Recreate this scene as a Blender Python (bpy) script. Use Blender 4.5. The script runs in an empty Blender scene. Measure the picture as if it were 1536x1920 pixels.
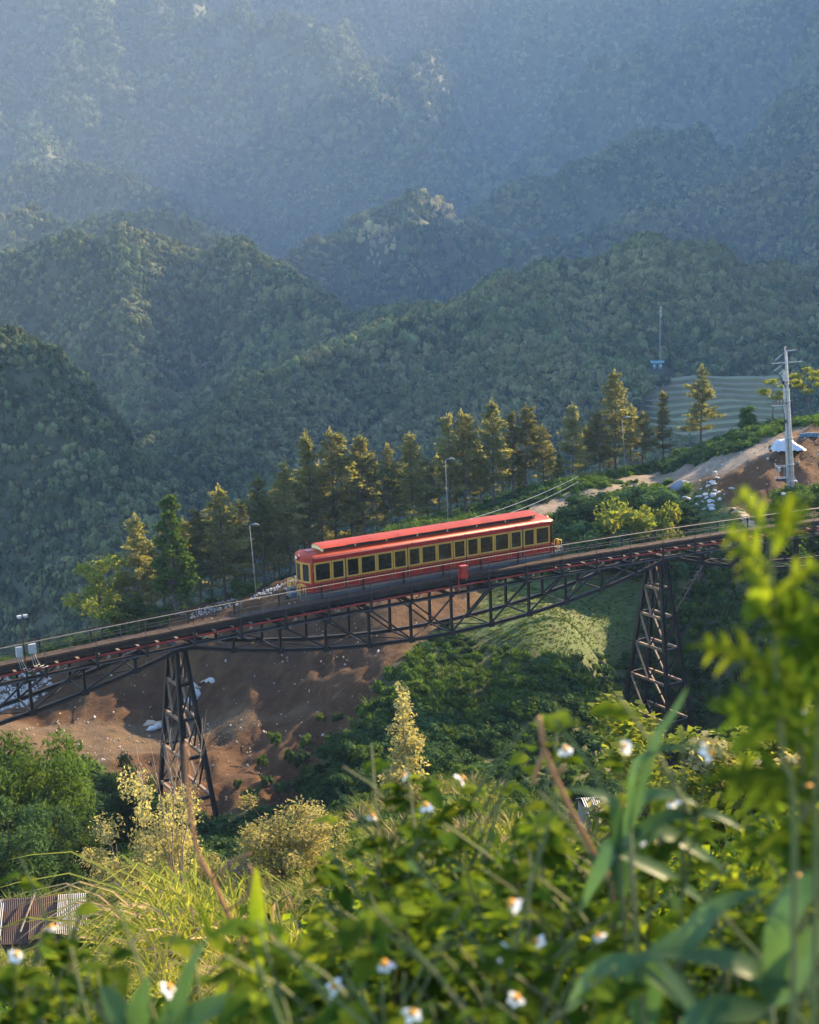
import bpy, math, random
import numpy as np
from mathutils import Matrix, Vector
R = math.radians
random.seed(7); rng = np.random.default_rng(7)
scene = bpy.context.scene
col = scene.collection
# ------------------------------------------------------------------ camera
PITCH, ROLL, LENS = -11.0, -2.0, 50.0
cam_d = bpy.data.cameras.new('camera'); cam = bpy.data.objects.new('camera', cam_d); col.objects.link(cam)
cam_d.sensor_fit = 'VERTICAL'; cam_d.sensor_height = 36; cam_d.lens = LENS
cam_d.clip_start = 0.05; cam_d.clip_end = 12000
CM = Matrix.Rotation(R(90+PITCH), 4, 'X') @ Matrix.Rotation(R(ROLL), 4, 'Z')
cam.matrix_world = CM
cam_d.dof.use_dof = True; cam_d.dof.focus_distance = 108; cam_d.dof.aperture_fstop = 7.5
scene.camera = cam
# ------------------------------------------------------------------ sky, sun, exposure
SUN_AZ, SUN_EL = 50.0, 25.0          # azimuth from +Y towards +X
w = bpy.data.worlds.new('World'); scene.world = w; w.use_nodes = True
nt = w.node_tree; bg = nt.nodes['Background']
sky = nt.nodes.new('ShaderNodeTexSky'); sky.sky_type = 'NISHITA'; sky.sun_disc = False
sky.sun_elevation = R(SUN_EL); sky.sun_rotation = R(SUN_AZ); sky.air_density = 1.0; sky.dust_density = 0.6; sky.ozone_density = 3.0
nt.links.new(sky.outputs[0], bg.inputs[0]); bg.inputs[1].default_value = 0.12
sd = bpy.data.lights.new('sun', 'SUN'); sd.energy = 5.0; sd.angle = R(0.5); sd.color = (1, .76, .46)
so = bpy.data.objects.new('sun', sd); col.objects.link(so)
SV = Vector((math.sin(R(SUN_AZ))*math.cos(R(SUN_EL)), math.cos(R(SUN_AZ))*math.cos(R(SUN_EL)), math.sin(R(SUN_EL))))
so.rotation_euler = SV.to_track_quat('Z', 'Y').to_euler(); so.location = (200, 100, 300)
scene.view_settings.view_transform = 'Standard'; scene.view_settings.look = 'None'
scene.view_settings.exposure = 2.6; scene.view_settings.gamma = 1
cy = scene.cycles
cy.use_denoising = True; cy.max_bounces = 6; cy.diffuse_bounces = 3; cy.glossy_bounces = 3
cy.transmission_bounces = 4; cy.transparent_max_bounces = 8; cy.volume_bounces = 0
cy.use_adaptive_sampling = True; cy.adaptive_threshold = 0.015
cy.sample_clamp_indirect = 4

# ------------------------------------------------------------------ helpers
FPX = LENS/36*1920
CR = np.array(CM.to_3x3())
def ray(u, v):
    return CR @ np.array(((u-768)/FPX, (960-v)/FPX, -1.0))
def at(u, v, Y):                      # the point of the place at distance Y that the photo shows at (u, v)
    d = ray(u, v); return Vector(d*(Y/d[1]))
def project(p):
    q = np.asarray(p) @ CR            # rows: R^T p
    return 768+FPX*q[..., 0]/-q[..., 2], 960-FPX*q[..., 1]/-q[..., 2]

def _hash(ix, iy, s):
    h = (ix.astype(np.int64)*374761393 + iy.astype(np.int64)*668265263 + s*1442695041) & 0x7fffffff
    h = ((h ^ (h >> 13))*1274126177) & 0x7fffffff
    return ((h ^ (h >> 16)) & 0xffff)/65535.0
def vnoise(x, y, s=0):
    ix, iy = np.floor(x), np.floor(y); fx, fy = x-ix, y-iy
    fx = fx*fx*fx*(fx*(fx*6-15)+10); fy = fy*fy*fy*(fy*(fy*6-15)+10)
    a = _hash(ix, iy, s); b = _hash(ix+1, iy, s); c = _hash(ix, iy+1, s); d = _hash(ix+1, iy+1, s)
    return (a*(1-fx)+b*fx)*(1-fy)+(c*(1-fx)+d*fx)*fy*1.0
def fbm(x, y, o=4, s=0):
    t = 0; a = .5
    for k in range(o):
        t = t+a*(vnoise(x, y, s+k)*2-1); x = x*2.03+17.1; y = y*2.03+9.7; a *= .5
    return t
def in_poly(u, v, poly):
    r = np.zeros(u.shape, bool); n = len(poly)
    for i in range(n):
        x1, y1 = poly[i]; x2, y2 = poly[(i+1) % n]
        if y1 == y2: continue
        c = ((y1 > v) != (y2 > v)) & (u < (x2-x1)*(v-y1)/(y2-y1)+x1)
        r ^= c
    return r

def mesh_np(name, V, F):
    V = np.asarray(V, np.float32); F = np.asarray(F, np.int32)
    me = bpy.data.meshes.new(name); k = F.shape[1]
    me.vertices.add(len(V)); me.vertices.foreach_set('co', V.ravel())
    me.loops.add(F.size); me.loops.foreach_set('vertex_index', F.ravel())
    me.polygons.add(len(F)); me.polygons.foreach_set('loop_start', np.arange(0, F.size, k, dtype=np.int32))
    me.update(calc_edges=True)
    return me
def link(name, me, mat=None, parent=None, loc=None):
    o = bpy.data.objects.new(name, me); col.objects.link(o)
    if mat is not None and me is not None and len(me.materials) == 0: me.materials.append(mat)
    if parent is not None: o.parent = parent
    if loc is not None: o.location = loc
    return o
def tag(o, label=None, cat=None, group=None, kind=None):
    if label: o['label'] = label
    if cat: o['category'] = cat
    if group: o['group'] = group
    if kind: o['kind'] = kind
    return o
def empty(name, loc, label=None, cat=None, group=None):
    o = bpy.data.objects.new(name, None); col.objects.link(o); o.location = loc; o.empty_display_size = .3
    return tag(o, label, cat, group)
def copy_tree(o, parent=None):
    c = o.copy(); col.objects.link(c); c.parent = parent
    for ch in list(o.children): copy_tree(ch, c)
    return c

class MB:
    """collects simple shapes in world coordinates, becomes ONE mesh object"""
    def __init__(s, org=(0, 0, 0)): s.v = []; s.f = []; s.o = Vector(org); s.smooth = False
    def add(s, vs, fs):
        b = len(s.v); s.v += [tuple(Vector(p)-s.o) for p in vs]; s.f += [tuple(i+b for i in q) for q in fs]; return s
    def hexa(s, c):                   # 8 corners: 4 bottom, 4 top
        return s.add(c, [(0, 3, 2, 1), (4, 5, 6, 7), (0, 1, 5, 4), (1, 2, 6, 5), (2, 3, 7, 6), (3, 0, 4, 7)])
    def box(s, c, d, ax=None):
        c = Vector(c); X, Y, Z = ax or (Vector((1, 0, 0)), Vector((0, 1, 0)), Vector((0, 0, 1)))
        X, Y, Z = X*d[0]/2, Y*d[1]/2, Z*d[2]/2
        return s.hexa([c-X-Y-Z, c+X-Y-Z, c+X+Y-Z, c-X+Y-Z, c-X-Y+Z, c+X-Y+Z, c+X+Y+Z, c-X+Y+Z])
    def bar(s, a, b, w, h=None, up=(0, 0, 1)):   # rectangular beam from a to b
        a, b = Vector(a), Vector(b); d = (b-a).normalized(); up = Vector(up)
        x = d.cross(up)
        if x.length < 1e-3: x = d.cross(Vector((1, 0, 0)))
        x.normalize(); y = x.cross(d); x *= w/2; y *= (h or w)/2
        return s.hexa([a-x-y, a+x-y, b+x-y, b-x-y, a-x+y, a+x+y, b+x+y, b-x+y])
    def lbar(s, a, b, w, t=.02, up=(0, 0, 1)):   # I-section beam: web and two flanges
        a, b = Vector(a), Vector(b); d = (b-a).normalized(); up = Vector(up); x = d.cross(up)
        if x.length < 1e-3: x = d.cross(Vector((1, 0, 0)))
        x.normalize(); y = x.cross(d)
        s.bar(a, b, t, w-2*t-.002, up); s.bar(a+y*(w/2-t/2), b+y*(w/2-t/2), w, t, up); s.bar(a-y*(w/2-t/2), b-y*(w/2-t/2), w, t, up)
        return s
    def tube(s, pts, r, n=6, cap=True):
        pts = [Vector(p) for p in pts]; m = len(pts)
        rs = r if isinstance(r, (list, tuple)) else [r]*m
        vs = []; prev = None
        for i, p in enumerate(pts):
            d = (pts[min(i+1, m-1)]-pts[max(i-1, 0)])
            if d.length < 1e-9: d = Vector((0, 0, 1))
            d.normalize()
            if prev is None:
                x = d.cross(Vector((0, 0, 1)))
                if x.length < 1e-2: x = d.cross(Vector((1, 0, 0)))
            else: x = prev-d*prev.dot(d)
            x.normalize(); prev = x; y = d.cross(x)
            for k in range(n):
                a = 2*math.pi*k/n; vs.append(p+(x*math.cos(a)+y*math.sin(a))*rs[i])
        fs = [(i*n+k, i*n+(k+1) % n, (i+1)*n+(k+1) % n, (i+1)*n+k) for i in range(m-1) for k in range(n)]
        if cap: fs += [tuple(range(n-1, -1, -1)), tuple((m-1)*n+k for k in range(n))]
        return s.add(vs, fs)
    def sheet(s, rows):               # grid of points
        n = len(rows[0]); vs = [p for r_ in rows for p in r_]
        return s.add(vs, [(i*n+k, i*n+k+1, (i+1)*n+k+1, (i+1)*n+k) for i in range(len(rows)-1) for k in range(n-1)])
    def build(s, name, mat, parent=None, smooth=False, loc=None):
        me = bpy.data.meshes.new(name); me.from_pydata(s.v, [], s.f); me.update()
        if smooth or s.smooth:
            me.polygons.foreach_set('use_smooth', [True]*len(me.polygons))
        if parent is None and loc is None: loc = s.o
        return link(name, me, mat, parent, loc)

# ------------------------------------------------------------------ materials
def _nodes(name):
    m = bpy.data.materials.new(name); m.use_nodes = True; t = m.node_tree; t.nodes.clear()
    out = t.nodes.new('ShaderNodeOutputMaterial'); return m, t, out
def _noise(t, scale, detail=4, coord='pos', rough=.6):
    n = t.nodes.new('ShaderNodeTexNoise'); n.inputs['Scale'].default_value = scale
    n.inputs['Detail'].default_value = detail; n.inputs['Roughness'].default_value = rough
    if coord == 'pos': g = t.nodes.new('ShaderNodeNewGeometry'); t.links.new(g.outputs['Position'], n.inputs['Vector'])
    else: g = t.nodes.new('ShaderNodeTexCoord'); t.links.new(g.outputs['Object'], n.inputs['Vector'])
    return n
def _mix(t, a, b, fac):
    x = t.nodes.new('ShaderNodeMix'); x.data_type = 'RGBA'
    for i, v in ((0, fac), (6, a), (7, b)):
        if hasattr(v, 'node'): t.links.new(v, x.inputs[i])
        elif i == 0: x.inputs[0].default_value = v
        else: x.inputs[i].default_value = (*v, 1)
    return x.outputs[2]
def _ramp(t, src, lo, hi):
    r = t.nodes.new('ShaderNodeMapRange'); r.inputs[1].default_value = lo; r.inputs[2].default_value = hi
    t.links.new(src, r.inputs[0]); return r.outputs[0]
def M(name, a, b=None, scale=4, rough=.6, metal=0, bump=0, bscale=None, spec=.4, coat=0, coord='pos'):
    m, t, out = _nodes(name); p = t.nodes.new('ShaderNodeBsdfPrincipled')
    p.inputs['Roughness'].default_value = rough; p.inputs['Metallic'].default_value = metal
    p.inputs['Specular IOR Level'].default_value = spec; p.inputs['Coat Weight'].default_value = coat
    if b is None: b = tuple(c*.75 for c in a)
    n = _noise(t, scale, 5, coord); f = _ramp(t, n.outputs['Fac'], .32, .68)
    t.links.new(_mix(t, a, b, f), p.inputs['Base Color'])
    if bump:
        n2 = _noise(t, bscale or scale*4, 6, coord); bm = t.nodes.new('ShaderNodeBump'); bm.inputs['Strength'].default_value = bump
        bm.inputs['Distance'].default_value = .1
        t.links.new(n2.outputs['Fac'], bm.inputs['Height']); t.links.new(bm.outputs[0], p.inputs['Normal'])
    t.links.new(p.outputs[0], out.inputs[0]); return m
def leafmat(name, a, b, scale=1.5, trans=.4, tcol=None, rnd=.35, gloss=.0):
    m, t, out = _nodes(name)
    n = _noise(t, scale, 3); f = _ramp(t, n.outputs['Fac'], .3, .7)
    c = _mix(t, a, b, f)
    n2 = _noise(t, scale*9+3, 1); hs = t.nodes.new('ShaderNodeHueSaturation')
    oi = t.nodes.new('ShaderNodeObjectInfo')
    ad = t.nodes.new('ShaderNodeMath'); ad.operation = 'ADD'; t.links.new(n2.outputs['Fac'], ad.inputs[0]); t.links.new(oi.outputs['Random'], ad.inputs[1])
    t.links.new(_ramp2(t, ad.outputs[0], .3, 1.6, 1-rnd, 1+rnd), hs.inputs['Value'])
    t.links.new(c, hs.inputs['Color'])
    d = t.nodes.new('ShaderNodeBsdfDiffuse'); tr = t.nodes.new('ShaderNodeBsdfTranslucent')
    t.links.new(hs.outputs[0], d.inputs[0])
    if tcol is None: t.links.new(hs.outputs[0], tr.inputs[0])
    else:
        mm = t.nodes.new('ShaderNodeMix'); mm.data_type = 'RGBA'; mm.blend_type = 'MULTIPLY'; mm.inputs[0].default_value = 1
        t.links.new(hs.outputs[0], mm.inputs[6]); mm.inputs[7].default_value = (*tcol, 1); t.links.new(mm.outputs[2], tr.inputs[0])
    ms = t.nodes.new('ShaderNodeMixShader'); ms.inputs[0].default_value = trans
    t.links.new(d.outputs[0], ms.inputs[1]); t.links.new(tr.outputs[0], ms.inputs[2]); last = ms.outputs[0]
    if gloss:
        g = t.nodes.new('ShaderNodeBsdfGlossy'); g.inputs['Roughness'].default_value = .4; g.inputs[0].default_value = (1, 1, 1, 1)
        m2 = t.nodes.new('ShaderNodeMixShader'); m2.inputs[0].default_value = gloss
        t.links.new(last, m2.inputs[1]); t.links.new(g.outputs[0], m2.inputs[2]); last = m2.outputs[0]
    t.links.new(last, out.inputs[0]); return m
def _ramp2(t, src, lo, hi, a, b):
    r = t.nodes.new('ShaderNodeMapRange')
    for i, v in enumerate((lo, hi, a, b)): r.inputs[i+1].default_value = v
    t.links.new(src, r.inputs[0]); return r.outputs[0]
def attrmat(name, scale=1.2, rough=.9, bump=.5, bscale=3.0, amt=.45):
    m, t, out = _nodes(name); p = t.nodes.new('ShaderNodeBsdfPrincipled'); p.inputs['Roughness'].default_value = rough
    p.inputs['Specular IOR Level'].default_value = .15
    at_ = t.nodes.new('ShaderNodeVertexColor'); at_.layer_name = 'gcol'
    n = _noise(t, scale, 7, 'pos', .7); hs = t.nodes.new('ShaderNodeHueSaturation')
    t.links.new(_ramp2(t, n.outputs['Fac'], .25, .75, 1-amt, 1+amt), hs.inputs['Value']); t.links.new(at_.outputs[0], hs.inputs['Color'])
    t.links.new(hs.outputs[0], p.inputs['Base Color'])
    n2 = _noise(t, bscale, 8, 'pos', .7); bm = t.nodes.new('ShaderNodeBump'); bm.inputs['Strength'].default_value = bump; bm.inputs['Distance'].default_value = .25
    t.links.new(n2.outputs['Fac'], bm.inputs['Height']); t.links.new(bm.outputs[0], p.inputs['Normal'])
    t.links.new(p.outputs[0], out.inputs[0]); return m
def set_col(me, C):
    a = me.color_attributes.new('gcol', 'FLOAT_COLOR', 'POINT')
    a.data.foreach_set('color', np.concatenate([C, np.ones((len(C), 1))], 1).astype(np.float32).ravel())

# ------------------------------------------------------------------ the near ground (camera's hillside, gully, cut slope, terrace, dirt hill)
CP = []
def cp(u, *vy):
    for v, Y in vy: CP.append(tuple(at(u, v, Y)))
cp(-500, (1960, 3), (1900, 14), (1800, 38), (1720, 60), (1650, 80), (1480, 100), (1400, 112), (1330, 124), (1270, 134), (1290, 170), (1560, 270))
cp(100, (1990, 2), (1990, 5), (1930, 14), (1800, 38), (1725, 60), (1650, 82), (1450, 101), (1425, 107), (1345, 123), (1290, 128), (1220, 136), (1225, 145), (1290, 180), (1570, 270))
cp(330, (1960, 2), (1990, 5), (1930, 14), (1760, 35), (1700, 60), (1610, 85), (1520, 97), (1425, 106), (1345, 124), (1215, 131), (1160, 135), (1150, 142), (1200, 170), (1540, 270))
cp(560, (1900, 2), (1960, 5), (1930, 14), (1720, 40), (1650, 65), (1570, 85), (1500, 97), (1400, 105), (1300, 116), (1220, 124), (1130, 131), (1085, 137), (1080, 146), (1130, 172), (1500, 270))
cp(760, (1860, 1.6), (1900, 3.2), (1870, 14), (1640, 45), (1580, 70), (1490, 88), (1400, 97), (1320, 106), (1230, 115), (1185, 121), (1090, 131), (1015, 140), (990, 152), (1030, 175), (1420, 270))
cp(900, (1840, 1.6), (1880, 3.2), (1830, 12), (1610, 40), (1520, 75), (1450, 92), (1350, 103), (1205, 118), (1175, 121), (1130, 131), (1060, 138), (980, 150), (958, 161), (990, 185), (1330, 270))
cp(1080, (1800, 1.4), (1850, 3.2), (1790, 10), (1650, 33), (1560, 80), (1470, 95), (1335, 104), (1215, 116), (1190, 119), (1120, 134), (1050, 140), (965, 150), (930, 158), (905, 166), (930, 190), (1220, 270))
cp(1240, (1830, 1.3), (1850, 3.2), (1760, 10), (1670, 35), (1610, 85), (1565, 108), (1500, 117), (1410, 121), (1250, 128), (1110, 136), (1010, 143), (930, 152), (912, 158), (885, 169), (872, 178), (900, 200), (1130, 270))
cp(1400, (1800, 1.2), (1820, 3.2), (1680, 11), (1650, 30), (1600, 60), (1530, 95), (1360, 118), (1200, 126), (1050, 134), (985, 139), (930, 145), (850, 155), (815, 166), (812, 178), (850, 200), (1080, 270))
cp(1530, (1770, 1.2), (1780, 3.2), (1640, 11), (1560, 30), (1500, 60), (1400, 100), (1250, 120), (1050, 136), (960, 142), (880, 149), (805, 160), (790, 172), (830, 200), (1050, 270))
cp(1900, (1740, 1.5), (1740, 4), (1600, 12), (1500, 40), (1380, 90), (1150, 115), (900, 138), (760, 155), (720, 180), (900, 270))
cp(2600, (1700, 2), (1550, 12), (1350, 50), (1000, 110), (700, 150), (650, 200), (900, 270))
CP = np.array(CP)
def tpoly(X, Y):
    return np.arctan2(X, Y)*2.2, np.log(np.hypot(X, Y))
_tx, _ty = tpoly(CP[:, 0], CP[:, 1]); _tv = CP[:, 2]/np.hypot(CP[:, 0], CP[:, 1])
def _k(d2): return np.where(d2 > 1e-12, d2*np.log(d2+1e-12), 0)
_n = len(CP); _K = _k((_tx[:, None]-_tx)**2+(_ty[:, None]-_ty)**2)+np.eye(_n)*2e-4
_P = np.stack([np.ones(_n), _tx, _ty], 1)
_A = np.block([[_K, _P], [_P.T, np.zeros((3, 3))]]); _w = np.linalg.solve(_A, np.concatenate([_tv, np.zeros(3)]))
def gz(X, Y):
    X = np.asarray(X, float); Y = np.asarray(Y, float); sh = X.shape; X = X.ravel(); Y = Y.ravel()
    a, b = tpoly(X, Y); b = np.maximum(b, math.log(1.8)); z = np.empty(len(X))
    for i in range(0, len(X), 20000):
        q = slice(i, i+20000); d2 = (a[q, None]-_tx)**2+(b[q, None]-_ty)**2
        z[q] = _k(d2)@_w[:_n]+_w[_n]+_w[_n+1]*a[q]+_w[_n+2]*b[q]
    r = np.hypot(X, Y); z = z*np.maximum(r, 1.8)
    z = z+np.clip(r/60, 0, 1)*(fbm(X/9, Y/9, 4, 3)*.9)+np.clip(r/10, .1, 1)*fbm(X/1.3, Y/1.3, 3, 9)*.12
    return z.reshape(sh)
def ground(x, y): return float(gz(np.array([x]), np.array([y]))[0])
def gpt(u, v, Y):                     # on the ground below/at this pixel column and distance
    p = at(u, v, Y); return Vector((p.x, p.y, ground(p.x, p.y)))

P_DIRT = [(-600, 1270), (0, 1275), (120, 1240), (260, 1180), (330, 1150), (440, 1105), (560, 1068), (640, 1050), (800, 1060), (905, 1105), (890, 1150), (780, 1205), (720, 1290), (650, 1370), (600, 1440), (560, 1500), (430, 1540), (330, 1510), (200, 1445), (60, 1432), (-600, 1440)]
P_FLAT = [(-600, 1430), (0, 1425), (180, 1428), (330, 1400), (560, 1330), (640, 1290), (560, 1320), (400, 1345), (260, 1352), (100, 1352), (-600, 1350)]
P_ROAD = [(940, 985), (1000, 945), (1090, 924), (1180, 902), (1300, 873), (1400, 838), (1470, 812), (1500, 815), (1440, 845), (1340, 890), (1180, 915), (1100, 942), (1020, 975)]
P_HILL = [(1290, 905), (1340, 872), (1400, 840), (1450, 812), (1536, 800), (1800, 790), (1800, 950), (1536, 955), (1440, 985), (1390, 965), (1340, 930)]
P_TERR = [(850, 1175), (900, 1105), (1000, 1090), (1150, 1070), (1205, 1110), (1210, 1190), (1120, 1245), (1050, 1225), (960, 1205)]
P_GRASS2 = [(1290, 920), (1350, 915), (1400, 960), (1420, 1010), (1280, 1010), (1250, 950)]
rr = np.concatenate([np.geomspace(.5, 20, 110), np.linspace(20.5, 275, 400)])
th = np.radians(np.linspace(-52, 58, 440))
TH, RR = np.meshgrid(th, rr); GX = RR*np.sin(TH); GY = RR*np.cos(TH); GZ = gz(GX, GY)
pu, pv = project(np.stack([GX, GY, GZ], -1))
pu = pu+fbm(GX/2.5, GY/2.5, 3, 21)*38; pv = pv+fbm(GX/2.5, GY/2.5, 3, 31)*22
def soft(mask):
    m = mask.astype(float)
    for _ in range(2):
        q = np.pad(m, 1, mode='edge'); m = (q[1:-1, 1:-1]*2+q[:-2, 1:-1]+q[2:, 1:-1]+q[1:-1, :-2]+q[1:-1, 2:])/6
    return m[..., None]
K_DIRT = soft(in_poly(pu, pv, P_DIRT) & (RR > 95) & (RR < 146)); K_FLAT = soft(in_poly(pu, pv, P_FLAT) & (RR > 95) & (RR < 146))
K_ROAD = soft(in_poly(pu, pv, P_ROAD) & (RR > 140) & (RR < 200)); K_HILL = soft(in_poly(pu, pv, P_HILL) & (RR > 130) & (RR < 190))
K_TERR = soft((in_poly(pu, pv, P_TERR) & (RR > 112) & (RR < 140)) | (in_poly(pu, pv, P_GRASS2) & (RR > 135) & (RR < 165)))
def lay(C, k, c): return C*(1-k)+np.array(c)*k
big = (fbm(GX/14, GY/14, 4, 5)*.5+.5)[..., None]; fin = (fbm(GX/3, GY/3, 4, 15)*.5+.5)[..., None]
C = np.array((.045, .060, .022))*(1-big)+np.array((.075, .070, .032))*big
C = lay(C, K_TERR, (.062, .088, .026)); C = lay(C, K_TERR*np.clip(fin*2-1, 0, 1), (.085, .085, .04))
C = lay(C, K_DIRT, (.054, .026, .0105)); C = lay(C, K_DIRT*np.clip((big-.45)*3, 0, 1)*.7, (.043, .023, .0105)); C = lay(C, K_DIRT*np.clip((fin-.55)*3, 0, 1)*.6, (.098, .053, .023))
C = lay(C, K_FLAT, (.080, .053, .029)); C = lay(C, K_HILL, (.080, .038, .0145)); C = lay(C, K_HILL*np.clip((fin-.5)*3, 0, 1)*.6, (.115, .064, .04))
_dk = np.clip(K_DIRT+K_HILL-K_FLAT*.8-K_ROAD, 0, 1)[..., 0]; _ra = 1-np.abs(fbm(GX/3.2+GY*.05, GY/7.5, 4, 131))*2.2
GZ = GZ+_dk*((_ra-.6)*.75+fbm(GX/.9, GY/.9, 2, 141)*.22)+K_FLAT[..., 0]*fbm(GX/1.5, GY/.35, 2, 151)*.10
C = lay(C, K_DIRT*np.clip((_ra[..., None]-.75)*3, 0, 1)*.5, (.115, .066, .03))
C = lay(C, K_ROAD, (.19, .15, .11))
V = np.stack([GX, GY, GZ], -1).reshape(-1, 3); nr, nc = GX.shape
idx = np.arange(nr*nc).reshape(nr, nc)
F = np.stack([idx[:-1, :-1], idx[:-1, 1:], idx[1:, 1:], idx[1:, :-1]], -1).reshape(-1, 4)
me = mesh_np('ground', V, F); set_col(me, C.reshape(-1, 3)); me.polygons.foreach_set('use_smooth', np.ones(len(F), bool))
tag(link('ground', me, attrmat('ground_soil', 1.1, .95, .8, 2.2, .4)), kind='structure')
BARE = np.clip(K_DIRT+K_ROAD+K_HILL+K_FLAT, 0, 1)[..., 0]

# ------------------------------------------------------------------ far hills and mountains
RIDGES = []
def ridge(k, *pts):                    # k: steepness of the flanks, one number or one per point
    P = np.array([tuple(at(*p)) if len(p) == 3 else p[1:] for p in pts]); ks = np.full(len(P), k) if np.isscalar(k) else np.array(k)
    RIDGES.append((P, ks))
ridge(1.5, (-700, 380, 430), (-400, 450, 430), (-150, 555, 440), (0, 625, 440), (80, 740, 425), (160, 850, 405), (230, 940, 385), (290, 1030, 360))
ridge(.85, (-600, 540, 1010), (-300, 560, 1000), (0, 503, 960), (150, 457, 950), (330, 439, 940), (430, 455, 910), (500, 502, 880), (610, 565, 830), (730, 628, 770))
ridge(.75, (330, 439, 940), (270, 560, 850), (250, 700, 760))
ridge([.34, .34, .34, .32, .30, .36, .46, .56, .66, .72, .78, .8], (2000, 480, 820), (1700, 520, 800), (1536, 516, 790), (1350, 495, 780), (1200, 461, 760), (1050, 520, 720), (900, 570, 690), (780, 612, 660), (650, 665, 620), (520, 706, 580), (440, 790, 520), (390, 890, 470))
ridge(.5, (900, 570, 690), (1000, 640, 600), (1120, 690, 540))
ridge(.8, (430, 580, 1300), (520, 520, 1340), (600, 472, 1380), (700, 427, 1400), (780, 395, 1410), (870, 402, 1400), (960, 430, 1370), (1040, 470, 1320), (1100, 515, 1250))
ridge(.8, (-400, 300, 1938), (-200, 340, 1875), (0, 347, 1875), (150, 352, 1875), (280, 370, 1812), (380, 430, 1725))
ridge(.7, (-300, 440, 1380), (0, 410, 1438), (120, 422, 1414), (200, 403, 1380), (320, 425, 1322))
ridge([1.5, 1.5, 1.5, .95, .8, .8, .8, .8, .8], (2350, -240, 1980), (2100, -230, 1980), (1900, -180, 1950), (1680, 90, 1920), (1536, 192, 1900), (1330, 240, 1850), (1200, 294, 1800), (1080, 337, 1750), (960, 397, 1650))
ridge(.7, (2100, 120, 1344), (1800, 210, 1456), (1536, 302, 1512), (1400, 360, 1456), (1280, 407, 1400), (1180, 452, 1344))
ridge(.9, (560, 120, 2856), (600, 110, 2800), (660, 97, 2744), (720, 105, 2688), (800, 140, 2610), (850, 200, 2520), (900, 262, 2442), (960, 330, 2352), (1000, 378, 2240))
ridge(.85, (660, 97, 2744), (600, 200, 2576), (560, 300, 2408), (520, 380, 2240))
ridge(.85, (720, 105, 2688), (740, 230, 2464), (760, 340, 2240))
ridge(1.0, (840, 240, 2970), (900, 180, 3025), (980, 156, 3025), (1040, 178, 2970), (1100, 250, 2860))
ridge(1.1, (-900, -200, 3500), (300, -260, 3600), (800, -310, 3650), (1536, -350, 3600), (1800, -340, 3500), (2300, -150, 3300))
ridge(.95, (-500, -120, 3000), (0, -130, 3000), (300, -50, 2900), (400, 37, 2800), (480, 62, 2700), (560, 86, 2600), (600, 112, 2500))
ridge(1.0, (150, -110, 2950), (180, 60, 2650), (170, 200, 2350), (150, 300, 2100))
ridge(1.0, (-200, -110, 2950), (-100, 50, 2600), (-60, 200, 2300))
ridge(.95, (1650, -90, 3100), (1450, 0, 2900), (1350, 62, 2800), (1250, 132, 2700), (1150, 170, 2600))
for uu, dv in ((520, 0), (700, 30), (900, 10), (1030, 20), (1200, 0), (1420, 30)):
    ridge(1.15, (uu, -90, 3600), (uu-15, -40, 3350), (uu-40, 30+dv, 3050))
ridge([2.0, 2.0, 2.2, 2.2, 2.0, 1.8], (1845, 60, 750), (1850, -20, 1150), (1850, -400, 1700), (1845, -480, 2200), (1835, -520, 2750), (1825, -520, 3300))  # unseen steep ridge past the right edge, added to shade hills and haze
# unseen mountain added right of the frame, shaped to shade hills and valley haze
def polar(az, r, z): return (0, r*math.sin(R(az)), r*math.cos(R(az)), z)
SUNT = math.tan(R(SUN_EL))
ridge([1.5, 1.4, 1.2, 1, .9, .8, .8, .8], polar(29, 1950, 600), polar(34, 1750, 560), polar(39, 1600, 1600*SUNT-65), polar(44, 1550, 1550*SUNT-100), polar(50, 1500, 1500*SUNT-130), polar(57, 1400, 1400*SUNT-130), polar(64, 1320, 1320*SUNT-100), polar(75, 1250, 560))
def far_z(X, Y, detail=True):
    r = np.hypot(X, Y); wa = 70*np.clip((r-350)/1300, .05, 1)
    wx = X+fbm(X/230, Y/230, 3, 41)*wa; wy = Y+fbm(X/230, Y/230, 3, 51)*wa; az = X/np.maximum(Y, 1)
    base = -205+np.clip((az+.02)/.16, 0, 1)*132-np.clip((r-900)/1200, 0, 1)*30
    acc = np.zeros_like(X); top = np.full_like(X, -1e9); zs = []
    for P, ks in RIDGES:
        best = np.full_like(X, -1e9)
        for i in range(len(P)-1):
            a, b = P[i], P[i+1]; dx, dy = b[0]-a[0], b[1]-a[1]; L = dx*dx+dy*dy
            t = np.clip(((wx-a[0])*dx+(wy-a[1])*dy)/L, 0, 1)
            d = np.hypot(wx-a[0]-t*dx, wy-a[1]-t*dy); k = ks[i]+(ks[i+1]-ks[i])*t
            d = np.sqrt(d*d+18**2)-18
            best = np.maximum(best, a[2]+t*(b[2]-a[2])-k*d)
        zs.append(best)
    S = 5.0; m = np.maximum.reduce(zs+[base]); e = sum(np.exp((q-m)/S) for q in zs)+np.exp((base-m)/S)
    z = m+S*np.log(e)-S*.35
    s = np.clip(r/1500, .15, 2.2)
    st_ = 150+330*np.clip((r-1300)/1500, 0, 1); rid = 1-np.abs(fbm(X/(105*s)+3, Y/(st_*s), 4, 61))*2.1
    z = z+(rid-.55)*(26+36*np.clip((r-1200)/1200, 0, 1))*s*np.clip((r-430)/350, 0, 1)+fbm(X/40, Y/40, 3, 71)*5
    return z
rf = np.concatenate([np.linspace(240, 1000, 190), np.geomspace(1005, 4300, 210)])
tf = np.radians(np.concatenate([np.linspace(-30, 30, 360), np.linspace(30.5, 80, 70)]))
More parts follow.
